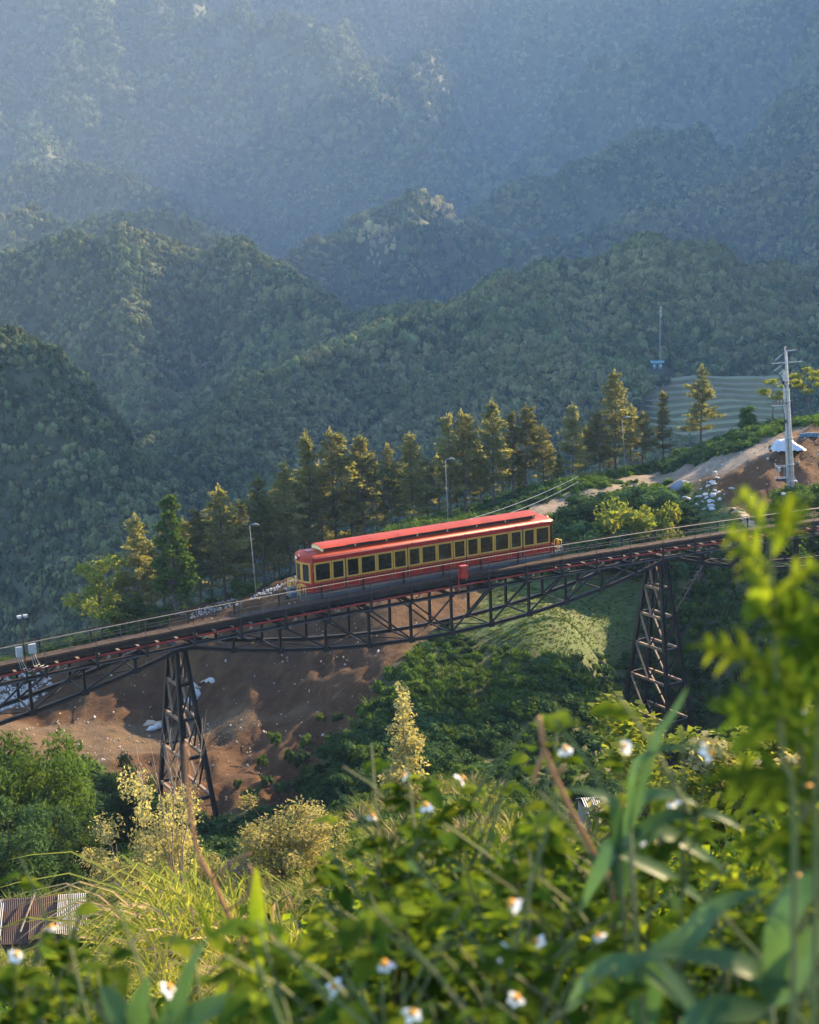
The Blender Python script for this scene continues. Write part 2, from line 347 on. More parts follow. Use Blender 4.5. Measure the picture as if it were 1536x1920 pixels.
TF, RF = np.meshgrid(tf, rf); FX = RF*np.sin(TF); FY = RF*np.cos(TF); FZ = far_z(FX, FY)
FZ = FZ-np.clip((300-RF)/60, 0, 1)*40
_u, _v = project(np.stack([FX, FY, FZ], -1)); FZ = FZ-14*np.clip(1.5-1.15*np.hypot((_u-1325)/165, (_v-775)/72), 0, 1)*(RF < 800)
def far_at(u, v, y0=330, y1=2400):
    d = ray(u, v); Y = np.arange(y0, y1, 2.0); P = d[None, :]*(Y/d[1])[:, None]; z = far_z(P[:, 0], P[:, 1]); k = np.argmax(z > P[:, 2])
    return Vector((P[k, 0], P[k, 1], z[k]))
def crest(u, y0, y1):
    d = ray(u, 420); Y = np.arange(y0, y1, 4.0); X = d[0]/d[1]*Y; z = far_z(X, Y); k = np.argmax(z/Y); return Vector((X[k], Y[k], z[k]))
KNOLLS = [(far_at(705, 447, 1050), 24), (crest(825, 1150, 1600), 30)]
# saddles cut into the added, unseen ridge so that sun reaches two knolls
def sun_notches(X, Y, Z, low):
    for p, hw in KNOLLS:
        a = math.sin(R(SUN_AZ)); b = math.cos(R(SUN_AZ)); t = (X-p.x)*a+(Y-p.y)*b; d = np.abs((X-p.x)*b-(Y-p.y)*a)
        Z = np.where((t > 500) & (d < hw*2.2), np.minimum(Z, p.z-low+t*SUNT+np.maximum(0, d-hw)*3), Z)
    return Z
FZ = sun_notches(FX, FY, FZ, 12)
nr, nc = FX.shape; idx = np.arange(nr*nc).reshape(nr, nc)
F = np.stack([idx[:-1, :-1], idx[:-1, 1:], idx[1:, 1:], idx[1:, :-1]], -1).reshape(-1, 4)
me = mesh_np('mountains', np.stack([FX, FY, FZ], -1).reshape(-1, 3), F); me.polygons.foreach_set('use_smooth', np.ones(len(F), bool))
tag(link('mountains', me, M('forest_floor', (.030, .042, .018), (.05, .055, .025), .05, .95, bump=.6, bscale=.12)), kind='structure')
# ------------------------------------------------------------------ leaf clusters
def rot_rand(n):
    d = rng.normal(size=(n, 3)); d /= np.linalg.norm(d, axis=1)[:, None]; return d
def leaves(C, size, flat=.0, asp=.55, droop=0., dirs=None, fold=.18):
    """one pointed, slightly folded leaf face pair per centre; returns V, F (quads)"""
    n = len(C); size = np.broadcast_to(size, (n,)); d = rot_rand(n) if dirs is None else dirs+rot_rand(n)*.45
    d[:, 2] = d[:, 2]*(1-flat)-droop; d /= np.linalg.norm(d, axis=1)[:, None]
    s = np.cross(d, rot_rand(n)+np.array((0, 0, flat*3))); s /= np.linalg.norm(s, axis=1)[:, None]+1e-9
    nn = np.cross(d, s); L = size[:, None]
    a = C-d*L*.5; b = C+d*L*.5; m = C-d*L*.05+nn*L*fold
    V = np.stack([a, m+s*L*asp*.5-nn*L*fold*1.6, b, m-s*L*asp*.5-nn*L*fold*1.6], 1).reshape(-1, 3)
    F = np.arange(4*n).reshape(n, 4); return V, F
def ball(n, c, r, shell=.55):
    d = rot_rand(n); q = (shell+(1-shell)*rng.random(n))[:, None]; return np.asarray(c)+d*q*np.asarray(r)
def join(*VF):
    V = []; F = []; b = 0
    for v, f in VF: V.append(v); F.append(f+b); b += len(v)
    return np.concatenate(V), np.concatenate(F)
def lump(c, r, nseg=7, nr=5, amp=.25, seed=0):
    """an uneven closed lump, quads"""
    V = []; F = []
    for i in range(nr+1):
        ph = math.pi*i/nr
        for k in range(nseg):
            a = 2*math.pi*k/nseg; q = 1+amp*(_hash(np.array([i*7.+seed]), np.array([k*3.+seed*5]), seed)[0]*2-1)
            if i in (0, nr): q = 1
            V.append((c[0]+r[0]*q*math.sin(ph)*math.cos(a), c[1]+r[1]*q*math.sin(ph)*math.sin(a), c[2]-r[2]*q*math.cos(ph)))
    for i in range(nr):
        for k in range(nseg): F.append((i*nseg+k, i*nseg+(k+1) % nseg, (i+1)*nseg+(k+1) % nseg, (i+1)*nseg+k))
    return np.array(V), np.array(F)
def instancer(name, P, S, ROT, IDX, srcs, kind='stuff', aux=None):
    """one object: mesh points that carry small meshes (uncountable cover)"""
    me = bpy.data.meshes.new(name); me.vertices.add(len(P)); me.vertices.foreach_set('co', np.asarray(P, np.float32).ravel()); me.update()
    a = me.attributes.new('sc', 'FLOAT_VECTOR', 'POINT'); a.data.foreach_set('vector', np.asarray(S, np.float32).ravel())
    a = me.attributes.new('rt', 'FLOAT_VECTOR', 'POINT'); a.data.foreach_set('vector', np.asarray(ROT, np.float32).ravel())
    a = me.attributes.new('ix', 'INT', 'POINT'); a.data.foreach_set('value', np.asarray(IDX, np.int32))
    o = link(name, me); tag(o, kind=kind)
    c = bpy.data.collections.new(name+'_kinds')
    for k, s_ in enumerate(srcs):
        q = bpy.data.objects.new('kind_%02d' % k, s_); c.objects.link(q)
    g = bpy.data.node_groups.new(name+'_scatter', 'GeometryNodeTree')
    g.interface.new_socket('Geometry', in_out='INPUT', socket_type='NodeSocketGeometry'); g.interface.new_socket('Geometry', in_out='OUTPUT', socket_type='NodeSocketGeometry')
    N = g.nodes; i_ = N.new('NodeGroupInput'); o_ = N.new('NodeGroupOutput'); ip = N.new('GeometryNodeInstanceOnPoints'); ci = N.new('GeometryNodeCollectionInfo')
    ci.inputs['Collection'].default_value = c; ci.inputs['Separate Children'].default_value = True; ci.inputs['Reset Children'].default_value = True
    ip.inputs['Pick Instance'].default_value = True
    def na(nm, ty):
        q = N.new('GeometryNodeInputNamedAttribute'); q.data_type = ty; q.inputs['Name'].default_value = nm
        return [x for x in q.outputs if x.enabled][0]
    g.links.new(i_.outputs[0], ip.inputs['Points']); g.links.new(ci.outputs[0], ip.inputs['Instance'])
    g.links.new(na('sc', 'FLOAT_VECTOR'), ip.inputs['Scale'])
    e2r = N.new('FunctionNodeEulerToRotation'); g.links.new(na('rt', 'FLOAT_VECTOR'), e2r.inputs[0]); g.links.new(e2r.outputs[0], ip.inputs['Rotation'])
    g.links.new(na('ix', 'INT'), ip.inputs['Instance Index']); g.links.new(ip.outputs[0], o_.inputs[0])
    m = o.modifiers.new('scatter', 'NODES'); m.node_group = g
    return o
def mesh_mat(name, VF, mat, smooth=False):
    me = mesh_np(name, *VF); me.materials.append(mat)
    if smooth: me.polygons.foreach_set('use_smooth', np.ones(len(me.polygons), bool))
    return me

# ------------------------------------------------------------------ forest on the hills (one mass, nobody could count it)
LM = dict(
    f1=leafmat('far_leaf_green', (.074, .102, .038), (.118, .134, .056), .02, .25, rnd=.55),
    f2=leafmat('far_leaf_olive', (.104, .116, .048), (.160, .156, .074), .02, .25, rnd=.55),
    f3=leafmat('far_leaf_dark', (.036, .058, .026), (.058, .082, .034), .02, .2, rnd=.5))
def crown(kind, seed):
    rs = np.random.default_rng(seed); parts = []
    if kind == 'round': subs = [((rs.normal()*.22, rs.normal()*.22, .62+rs.normal()*.13), .30+rs.random()*.12) for _ in range(7)]; sq = .85
    elif kind == 'tall': subs = [((rs.normal()*.10, rs.normal()*.10, .30+.62*k/5), .26*(1.12-k/6.5)) for k in range(6)]; sq = 1.1
    elif kind == 'flat': subs = [((math.cos(a)*.32, math.sin(a)*.32, .72+rs.normal()*.06), .24) for a in np.linspace(0, 5.5, 6)]+[((0, 0, .8), .3)]; sq = .55
    else: subs = [((rs.normal()*.25, rs.normal()*.25, .45+rs.random()*.4), .2+rs.random()*.15) for _ in range(8)]; sq = 1.25
    for i, (c, r) in enumerate(subs):
        parts.append(lump(c, (r*.86, r*.86, r*.86*sq), 6, 4, .3, seed*11+i))
        parts.append(leaves(ball(26, c, (r, r, r*sq), .85), r*.62, flat=.45, asp=.75))
    t = lump((0, 0, .3), (.022, .022, .34), 4, 3, .1, 1); parts.append(t)
    return join(*parts)
LM['pale'] = leafmat('sunpatch_crown_leaf', (.30, .27, .13), (.40, .36, .18), .05, .4, rnd=.3)  # paler leaf colour that stands in for sunlight on the knoll crowns
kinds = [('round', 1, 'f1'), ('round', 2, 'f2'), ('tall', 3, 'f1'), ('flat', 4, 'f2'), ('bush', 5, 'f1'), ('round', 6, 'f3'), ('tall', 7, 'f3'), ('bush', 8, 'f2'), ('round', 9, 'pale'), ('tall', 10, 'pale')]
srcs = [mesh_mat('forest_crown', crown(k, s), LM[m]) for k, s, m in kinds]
pts = []
def sector(n, r0, r1, a0, a1):
    r = np.sqrt(rng.random(n)*(r1*r1-r0*r0)+r0*r0); a = np.radians(a0+(a1-a0)*rng.random(n)); return r*np.sin(a), r*np.cos(a)
TERR_C = at(1310, 770, 545)           # the clearing with the terraced field
for n, r0, r1, a0, a1, lo, hi in ((62000, 290, 600, -23, 23, 1.4, 4.4), (60000, 600, 1050, -23, 23, 2.6, 6.8), (95000, 1050, 2300, -21, 22, 4.5, 10), (70000, 2300, 3900, -20, 22, 9, 16), (5000, 900, 1800, 23, 60, 13, 22)):
    x, y = sector(n, r0, r1, a0, a1); z = far_z(x, y); r = np.hypot(x, y)
    open_ = fbm(x/60, y/60, 3, 81) > .33
    u, v = project(np.stack([x, y, z], -1))
    clear = (np.hypot((u-1330)/135, (v-772)/62) < 1) & (r < 760)
    hut = (np.hypot((u-1240)/34, (v-704)/16) < 1) & (r < 900)
    k = ~(clear | hut | (open_ & (rng.random(n) < .45)))
    x, y, z = x[k], y[k], sun_notches(x[k], y[k], z[k], 30); h = (lo+(hi-lo)*rng.random(len(x))**1.9)*(1+.25*fbm(x/90, y/90, 2, 83)); pts.append(np.stack([x, y, z-.4, h], 1))
P4 = np.concatenate(pts); n = len(P4); wd = P4[:, 3]*(.55+.35*rng.random(n))
zone = fbm(P4[:, 0]/140, P4[:, 1]/140, 3, 91)
IDX = np.where(rng.random(n) < .72, np.where(zone > .05, rng.choice([1, 3, 7, 2], n), np.where(zone > -.14, rng.choice([0, 4, 2], n), rng.choice([5, 6, 0], n))), rng.integers(0, 8, n))
for p_, hw in KNOLLS:                 # crowns on two knolls recoloured paler, painting in their sun patches
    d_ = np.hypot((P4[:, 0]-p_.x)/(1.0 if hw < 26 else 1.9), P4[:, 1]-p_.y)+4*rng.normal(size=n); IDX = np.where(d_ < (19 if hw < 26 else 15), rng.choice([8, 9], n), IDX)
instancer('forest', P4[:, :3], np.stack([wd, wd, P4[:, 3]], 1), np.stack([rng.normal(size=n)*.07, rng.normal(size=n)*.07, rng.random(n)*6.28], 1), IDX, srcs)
# ------------------------------------------------------------------ the bridge line
AL = R(30.0); AX = Vector((math.cos(AL), math.sin(AL), 0)); NX = Vector((math.sin(AL), -math.cos(AL), 0)); UZ = Vector((0, 0, 1))
BC = Vector((0.6, 106.0, 0))
def s_of_u(u, n=0., z=-27.):
    s = 0.
    for _ in range(30):
        p = BC+AX*s+NX*n; e = float(project((p.x, p.y, z))[0])-u
        p2 = BC+AX*(s+.01)+NX*n; de = (float(project((p2.x, p2.y, z))[0])-u-e)/.01
        s -= e/de
    return s
_rs = []; _rz = []
for u, v in ((0, 1217), (100, 1196), (250, 1168), (400, 1138), (550, 1109), (700, 1080.5), (800, 1062), (950, 1039), (1100, 1017), (1300, 986), (1536, 951)):
    s_ = s_of_u(u, 2.5); p = BC+AX*s_+NX*2.5; q = at(u, v, p.y); _rs.append(s_); _rz.append(q.z-1.15)
_pf = np.polyfit(_rs, _rz, 2)
def zt(s): return float(np.polyval(_pf, s))          # walkway level
def bp(s, n, z): p = BC+AX*s+NX*n; return Vector((p.x, p.y, zt(s)+z))
S0, S1 = -46.0, 60.0
PITCHS = 3.45; POST0 = s_of_u(772, 2.5)
posts = [POST0+PITCHS*k for k in range(-14, 18) if S0 < POST0+PITCHS*k < S1]
PIER = [s_of_u(330, 0), s_of_u(1232, 0)]; SPAN = PIER[1]-PIER[0]
MT = dict(
    steel=M('weathered_dark_steel', (.014, .0115, .010), (.036, .025, .017), 1.3, .6, .0, .3, 9, spec=.22),
    steel2=M('grey_painted_steel', (.060, .054, .048), (.038, .032, .027), 1.5, .5, .0, .2, 8),
    rail=M('galvanised_handrail', (.32, .25, .17), (.22, .165, .11), 2.5, .45, .2),
    brace=M('sunlit_tint_steel', (.27, .18, .11), (.17, .11, .07), 1.5, .6),  # lighter warm tone paints sunlight onto the pier members that catch it
    deck=M('worn_walkway_boards', (.040, .028, .021), (.062, .044, .032), 1.8, .95, 0, .5, 6, spec=.1),
    beam=M('rusty_edge_beam', (.012, .0095, .0075), (.034, .024, .016), 1.6, .95, 0, .4, 7, spec=.2),
    redpipe=M('red_painted_pipe', (.36, .028, .016), (.26, .02, .013), 1.1, .4, 0, .05, spec=.5),
    clamp=M('cream_pipe_clamp', (.36, .28, .18), (.24, .18, .11), 3, .6),
    track=M('polished_rail_steel', (.30, .27, .24), (.20, .16, .13), 2, .35, .6),
    tie=M('track_sleeper', (.10, .075, .055), (.16, .11, .075), 2, .9, 0, .4),
    red=M('crimson_coach_paint', (.31, .010, .010), (.23, .0075, .0075), 2.2, .35, 0, 0, coat=.25, spec=.4),
    roofred=M('scarlet_roof_paint', (.30, .034, .008), (.21, .021, .005), .8, .5, 0, .06, 3, spec=.18),
    gold=M('ochre_window_paint', (.42, .225, .035), (.36, .185, .028), 2.5, .45, 0, 0, spec=.4),
    goldline=M('gold_pinstripe', (.36, .17, .035), (.30, .14, .028), 3, .5),
    dark=M('dull_black', (.010, .010, .011), (.018, .017, .016), 3, .7),  # plain near-black for gaps, louvres, handles, cables and boxes
    glass=M('tinted_window_glass', (.010, .012, .014), (.020, .022, .024), .8, .08, 0, 0, spec=.35),
    skirt=M('slate_grey_skirt', (.075, .082, .095), (.055, .06, .068), 1.5, .5),
    cream=M('cream_trim', (.62, .50, .26), (.55, .43, .21), 2, .5),
    gutter=M('pale_red_gutter', (.45, .10, .08), (.40, .085, .07), 2, .35, spec=.5),
    yellow=M('yellow_grab_rail', (.72, .43, .06), (.62, .36, .05), 3, .4),
    lampglass=M('headlamp_glass', (.75, .75, .72), (.6, .6, .6), 3, .1),
    seatcloth=M('grey_seat_cloth', (.16, .15, .16), (.10, .09, .10), 3, .9),
    seat=M('dark_seat', (.05, .045, .05), (.09, .07, .07), 2, .8),
    white=M('white_enamel', (.34, .34, .33), (.28, .28, .27), 3, .4),
    concrete=M('aged_concrete', (.36, .33, .29), (.27, .245, .215), 2.2, .85, 0, .3, 9),
    galv=M('galvanised_iron', (.34, .35, .36), (.24, .25, .26), 3, .45, .5),
    lampgrey=M('dull_lamp_grey', (.17, .18, .19), (.13, .14, .15), 3, .6),
    insul=M('brown_insulator', (.10, .05, .035), (.06, .03, .02), 5, .3),
    teal=M('teal_sheet_metal', (.035, .20, .19), (.05, .15, .15), 1.2, .5, 0, .1),
    turq=M('turquoise_hut_paint', (.04, .17, .20), (.045, .14, .17), .5, .6),
)
def glassmat():
    m, t, out = _nodes('tinted_window_glass'); g = t.nodes.new('ShaderNodeBsdfGlossy'); g.inputs['Roughness'].default_value = .04; g.inputs[0].default_value = (.9, .95, 1, 1)
    tr = t.nodes.new('ShaderNodeBsdfTransparent'); n = _noise(t, .7, 2); t.links.new(_mix(t, (.34, .35, .36), (.60, .61, .62), _ramp(t, n.outputs['Fac'], .3, .7)), tr.inputs[0])
    fr = t.nodes.new('ShaderNodeFresnel'); fr.inputs[0].default_value = 1.45; ms = t.nodes.new('ShaderNodeMixShader')
    t.links.new(fr.outputs[0], ms.inputs[0]); t.links.new(tr.outputs[0], ms.inputs[1]); t.links.new(g.outputs[0], ms.inputs[2]); t.links.new(ms.outputs[0], out.inputs[0]); return m
MT['pane'] = glassmat()
bo = bp(0, 0, 0)
bridge = empty('funicular_bridge', bo, 'long dark steel truss bridge climbing the valley under the red carriage', 'bridge')
def run(name, n, z, w, h, mat, parent=bridge, a=S0, b=S1, st=1.15, rnd=False):
    m = MB(bo); k = int((b-a)/st); pts_ = [a+(b-a)*i/k for i in range(k+1)]
    if rnd: m.tube([bp(s, n, z) for s in pts_], w/2, 6); m.smooth = True
    else:
        rows = [[bp(s, n+dx*w/2, z+dz*h/2) for dx, dz in ((-1, -1), (1, -1), (1, 1), (-1, 1), (-1, -1))] for s in pts_]
        m.sheet(rows); m.add([rows[0][i] for i in range(4)], [(0, 1, 2, 3)]); m.add([rows[-1][i] for i in range(4)], [(3, 2, 1, 0)])
    return m.build(name, mat, parent)
# walkways: separate boards (near one is seen from above), edge beams, handrails
bl = 0.862; nb = int((S1-S0)/bl)
for k in range(nb):
    a = S0+k*bl; m = MB(bo); dz = random.uniform(-.012, .012); e = random.uniform(.0, .03)
    c = [bp(a+.012, 1.5, -.05+dz), bp(a+bl-.012, 1.5, -.05+dz), bp(a+bl-.012, 2.47+e, -.05+dz), bp(a+.012, 2.47+e, -.05+dz)]
    m.hexa(c+[p+UZ*.05 for p in c]); o = m.build('walkway_board', MT['deck'], bridge)
run('edge_beam', 2.52, -.235, .09, .33, MT['beam']); run('edge_beam', 1.46, -.22, .07, .30, MT['beam'])
run('top_rail', 2.55, 1.15, .062, .062, MT['rail'], rnd=True); run('middle_rail', 2.55, .60, .034, .034, MT['steel2'], rnd=True)
run('inner_rail', 1.50, 1.0, .045, .045, MT['beam'], rnd=True); run('middle_rail', 1.50, .5, .03, .03, MT['steel2'], rnd=True)
for n in (.80, -.80):
    run('track_girder', n, -1.03, .26, .20, MT['steel']); run('track_rail', n, -.845, .08, .14, MT['track'])
for k in range(int((S1-S0)/1.4)):
    s = S0+.5+1.4*k; MB(bo).hexa([bp(s+a, n, z) for z in (-.928, -.916) for a, n in ((-.1, -1.42), (.1, -1.42), (.1, 1.42), (-.1, 1.42))]).build('sleeper', MT['tie'], bridge)
for n in (2.56, -2.56): run('lower_chord', n, -1.30, .09, .09, MT['steel2'], rnd=True)
for n in (1.62, -1.62): run('upper_chord', n, -1.48, .22, .22, MT['steel'])
for s in posts:
    for n in (2.56,):
        p = MB(bo).hexa([bp(s+a, n+b+.0, z) for z in (-1.42, .02) for a, b in ((-.085, -.04), (.085, -.04), (.085, .075), (-.085, .075))]).build('rail_post', MT['steel'], bridge)
        MB(bo).tube([bp(s, n, .0), bp(s, n, 1.13)], .026, 6).build('upright', MT['steel2'], p)
    MB(bo).hexa([bp(s+a, 1.50+b, z) for z in (-1.26, .98) for a, b in ((-.055, -.055), (.055, -.055), (.055, .055), (-.055, .055))]).build('inner_post', MT['steel'], bridge)
    MB(bo).lbar(bp(s, -2.0, -1.245), bp(s, 2.5, -1.245), .21, .03).build('cross_beam', MT['steel'], bridge)
# thin intermediate uprights of the railing
for i in range(len(posts)-1):
    s = (posts[i]+posts[i+1])/2
    MB(bo).tube([bp(s, 2.55, -.05), bp(s, 2.55, 1.13)], .018, 5).build('upright', MT['steel2'], bridge)
# fish-belly trusses between the piers
def belly(s):
    for a in (PIER[0]-SPAN, PIER[0], PIER[1]):
        if a <= s <= a+SPAN:
            t = (s-a)/SPAN*2-1; return 2.95*(1-t*t)
    return 0
NP = 12
for a in (PIER[0]-SPAN, PIER[0], PIER[1]):
    nodes = [a+SPAN*i/NP for i in range(NP+1)]
    for n in (1.62, -1.62):
        for i in range(NP):
            s, t = nodes[i], nodes[i+1]
            if t < S0 or s > S1: continue
            ds, dt = belly(s+.001), belly(t-.001)
            zs = -1.60-ds; ze = -1.60-dt
            MB(bo).lbar(bp(s, n, zs), bp(t, n, ze), .26, .035).build('bottom_chord', MT['steel'], bridge)
            if dt > .5 and i < NP-1: MB(bo).lbar(bp(t, n, -1.42), bp(t, n, ze+.06), .18, .03, up=AX).build('truss_vertical', MT['steel'], bridge)
            if i < NP/2:
                if i > 0: MB(bo).bar(bp(s, n, -1.42), bp(t, n, ze+.08), .13, .11).build('truss_diagonal', MT['steel'], bridge)
            elif i < NP-1: MB(bo).bar(bp(s, n, zs+.08), bp(t, n, -1.42), .13, .11).build('truss_diagonal', MT['steel'], bridge)
    for i in range(1, NP):
        s = nodes[i]
        if S0 < s < S1 and belly(s) > .5:
            for zz_ in (-1.50, -1.60-belly(s)): MB(bo).hexa([bp(s+a_, 1.74+b_, zz_+c_) for c_ in (-.20, .20) for a_, b_ in ((-.26, 0), (.26, 0), (.26, .02), (-.26, .02))]).build('gusset_plate', MT['steel'], bridge)
        if s < S0 or s > S1: continue
        z = -1.58-belly(s)
        MB(bo).bar(bp(s, -1.6, z), bp(s, 1.6, z), .10).build('bottom_strut', MT['steel'], bridge)
        if i < NP-1 and nodes[i+1] < S1:
            MB(bo).bar(bp(s, (-1.5, 1.5)[i % 2], z+.03), bp(nodes[i+1], (1.5, -1.5)[i % 2], -1.55-belly(nodes[i+1])), .07).build('lateral_brace', MT['steel'], bridge)
# piers
for pi, ps in enumerate(PIER):
    top = bp(ps, 0, -1.86); z0 = ground(top.x, top.y)-1.5
    pier = link('pier', None, parent=bridge); pier.location = (0, 0, 0)
    H = top.z-z0
    def leg(sa, sn, h): k = h/14.5; return top+AX*(sa*(.28+.98*k))+NX*(sn*(.72+2.3*k))-UZ*h
    for sa in (-1, 1):
        for sn in (-1, 1): MB(bo).lbar(leg(sa, sn, -.12), leg(sa, sn, H), .29, .04, up=AX*sa).build('leg', MT['steel'], pier)
    MB(bo).box(top+UZ*.12, (1.0, 3.4, .24), (AX, NX, UZ)).build('pier_head', MT['steel'], pier)
    lv = [0.3]; st = 2.25
    while lv[-1]+st < H-1: lv.append(lv[-1]+st); st *= 1.09
    for i, h in enumerate(lv):
        for sa in (-1, 1):
            a, b = leg(sa, -1, h), leg(sa, 1, h)
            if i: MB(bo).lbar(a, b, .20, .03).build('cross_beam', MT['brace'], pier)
            if i+1 < len(lv):
                h2 = lv[i+1]; mid = (leg(sa, -1, h2)+leg(sa, 1, h2))/2
                MB(bo).bar(a, mid, .15, .11).build('brace', MT['brace'], pier); MB(bo).bar(b, mid, .12, .09).build('brace', MT['steel'], pier)  # one diagonal of each pair carries the painted sunlight, the other stays dark
        for sn in (-1, 1):
            if i: MB(bo).lbar(leg(-1, sn, h), leg(1, sn, h), .22, .03).build('cross_beam', MT['steel'], pier)
            if i+1 < len(lv): MB(bo).bar(leg(1, sn, h), leg(-1, sn, lv[i+1]), .09).build('brace', MT['steel'], pier)
# red water main along the bridge
po = bp(0, 2.2, -.78)
pipe = empty('red_water_pipe', po, 'thin red painted pipe running along the side of the bridge below the walkway', 'pipe')
m = MB(po); m.smooth = True; m.tube([bp(S0+1.2*i, 2.22, -.78) for i in range(int((S1-S0)/1.2))], .078, 8).build('pipe_run', MT['redpipe'], pipe)
for s in posts:
    q = s+.9; MB(po).hexa([bp(q+a*.5, 2.22+b, z) for z in (-1.02, -.87) for a, b in ((-.14, -.1), (.14, -.1), (.14, .1), (-.14, .1))]).build('pipe_clamp', MT['clamp'], pipe)
    MB(po).bar(bp(q, 1.7, -1.24), bp(q, 2.3, -1.0), .07).build('bracket', MT['clamp'], pipe)
    MB(po).tube([bp(q+.7, 2.22, -.78), bp(q+.82, 2.22, -.78)], .10, 8).build('flange', MT['redpipe'], pipe)
# fire cabinet on the railing
sc = s_of_u(868, 2.6); fo = bp(sc, 2.72, -.1)
fc = empty('hydrant_cabinet', fo, 'red metal cabinet hung on the bridge railing in front of the carriage', 'cabinet')
m = MB(fo); m.hexa([bp(sc+a, n, z) for z in (-.08, .86) for a, n in ((-.30, 2.66), (.30, 2.66), (.30, 2.98), (-.30, 2.98))]); m.build('case', MT['redpipe'], fc)
m = MB(fo); m.hexa([bp(sc+a, n, z) for z, e in ((.862, 1), (.92, .8)) for a, n in ((-.34*e, 2.62), (.34*e, 2.62), (.34*e, 3.03), (-.34*e, 3.03))]).build('lid', MT['gutter'], fc)
m = MB(fo); m.hexa([bp(sc+a, n, z) for z in (.0, .78) for a, n in ((-.24, 2.982), (.24, 2.982), (.24, 3.0), (-.24, 3.0))]); d = m.build('door', MT['redpipe'], fc)
MB(fo).box(bp(sc+.18, 3.015, .4), (.03, .03, .12), (AX, NX, UZ)).build('handle', MT['dark'], d)
MB(fo).tube([bp(sc-.34, 2.62, -1.15), bp(sc-.34, 2.62, .45), bp(sc-.22, 2.66, .5)], .045, 6).build('riser_pipe', MT['redpipe'], fc)
MB(fo).tube([bp(sc+.22, 2.8, -.09), bp(sc+.22, 2.8, -.3)], .02, 5).build('drain', MT['galv'], fc)

# ------------------------------------------------------------------ the carriage
SL, SR = s_of_u(591, 1.3), s_of_u(1037, 1.3)
zl, zr = zt(SL), zt(SR)
def cf(s, n, z): p = BC+AX*s+NX*n; return Vector((p.x, p.y, zl+(zr-zl)*(s-SL)/(SR-SL)+z-.02))
co = cf((SL+SR)/2, 0, -.2)
car = empty('funicular_carriage', co, 'red funicular carriage with ochre framed windows standing on the steel bridge', 'train')
HW = 1.30; BUL = .50
def outline(ins=0., extra=0.):
    hw = HW-ins; P = []
    a, b = SL+ins, SR-ins
    for k in range(9):                 # left end, bowed
        n = hw-2*hw*k/8; P.append((a-(BUL+extra)*(1-(n/hw)**2), n))
    for k in range(9):
        n = -hw+2*hw*k/8; P.append((b+(BUL*.6+extra)*(1-(n/hw)**2), n))
    return P
def loft(levels, mat, name, parent, cap=True, smooth=False):
    m = MB(co); rows = []
    for z, ins in levels:
        P = outline(ins); rows.append([cf(s, n, z) for s, n in P+P[:1]])
    m.sheet(rows)
    if cap: m.add([cf(s, n, levels[-1][0]) for s, n in outline(levels[-1][1])], [tuple(range(18))[::-1]])
    return m.build(name, mat, parent, smooth)
body = loft([(.40, .02), (.46, 0), (1.23, 0)], MT['red'], 'body', car, False)
loft([(2.59, 0), (2.66, 0), (2.92, 0)], MT['red'], 'cornice', body, True)
for ks in (range(0, 9), range(9, 18)):
    P = outline(); m = MB(co); m.sheet([[cf(P[k][0], P[k][1], z) for k in ks] for z in (1.23, 2.59)]); m.build('end_wall', MT['red'], body)
m = MB(co); m.hexa([cf(s, n, z) for z in (.62, .70) for s, n in ((SL+.1, -1.2), (SR-.1, -1.2), (SR-.1, 1.2), (SL+.1, 1.2))]); m.build('floor', MT['seat'], body)
m = MB(co); m.hexa([cf(s, n, z) for z in (2.70, 2.76) for s, n in ((SL+.1, -1.2), (SR-.1, -1.2), (SR-.1, 1.2), (SL+.1, 1.2))]); m.build('ceiling', MT['seat'], body)
for k in range(13):
    s = SL+1.1+(SR-SL-2.2)*k/12
    for n in (-.78, .78):
        m = MB(co); m.hexa([cf(s+a, n+b, z) for z in (.71, 1.12) for a, b in ((-.25, -.40), (.25, -.40), (.25, .40), (-.25, .40))]); m.hexa([cf(s+a+.1*(z > 1.2), n+b, z) for z in (1.121, 1.68) for a, b in ((.12, -.40), (.25, -.40), (.25, .40), (.12, .40))]); m.build('seat', MT['seatcloth'], car)
skirt = loft([(-.45, .16), (-.40, .10), (.40, .08)], MT['skirt'], 'skirt', car)
roof = loft([(2.90, -.06), (2.99, -.07), (3.10, .06), (3.20, .28), (3.27, .52), (3.31, .85), (3.32, 1.1)], MT['roofred'], 'roof', car, True, True)
m = MB(co); m.smooth = True; m.tube([cf(SL+.1+(SR-SL-.2)*i/24, HW+.10, 2.955) for i in range(25)], .035, 6).build('gutter', MT['gutter'], roof)
def side_ring(m, s0, s1, z0, z1, wd, n0, n1):
    for a, b, c, d in ((s0, s1, z0, z0+wd), (s0, s1, z1-wd, z1), (s0, s0+wd, z0+wd, z1-wd), (s1-wd, s1, z0+wd, z1-wd)):
        m.hexa([cf(s, n, z) for z in (c, d) for s, n in ((a, n0), (b, n0), (b, n1), (a, n1))])
WIN = [(238, 320), (322, 385), (391, 456), (457, 535), (537, 613), (616, 681), (686, 746), (748, 823), (825, 898), (902, 961), (966, 1023), (1025, 1095), (1097, 1169), (1173, 1229), (1236, 1291), (1292, 1361)]
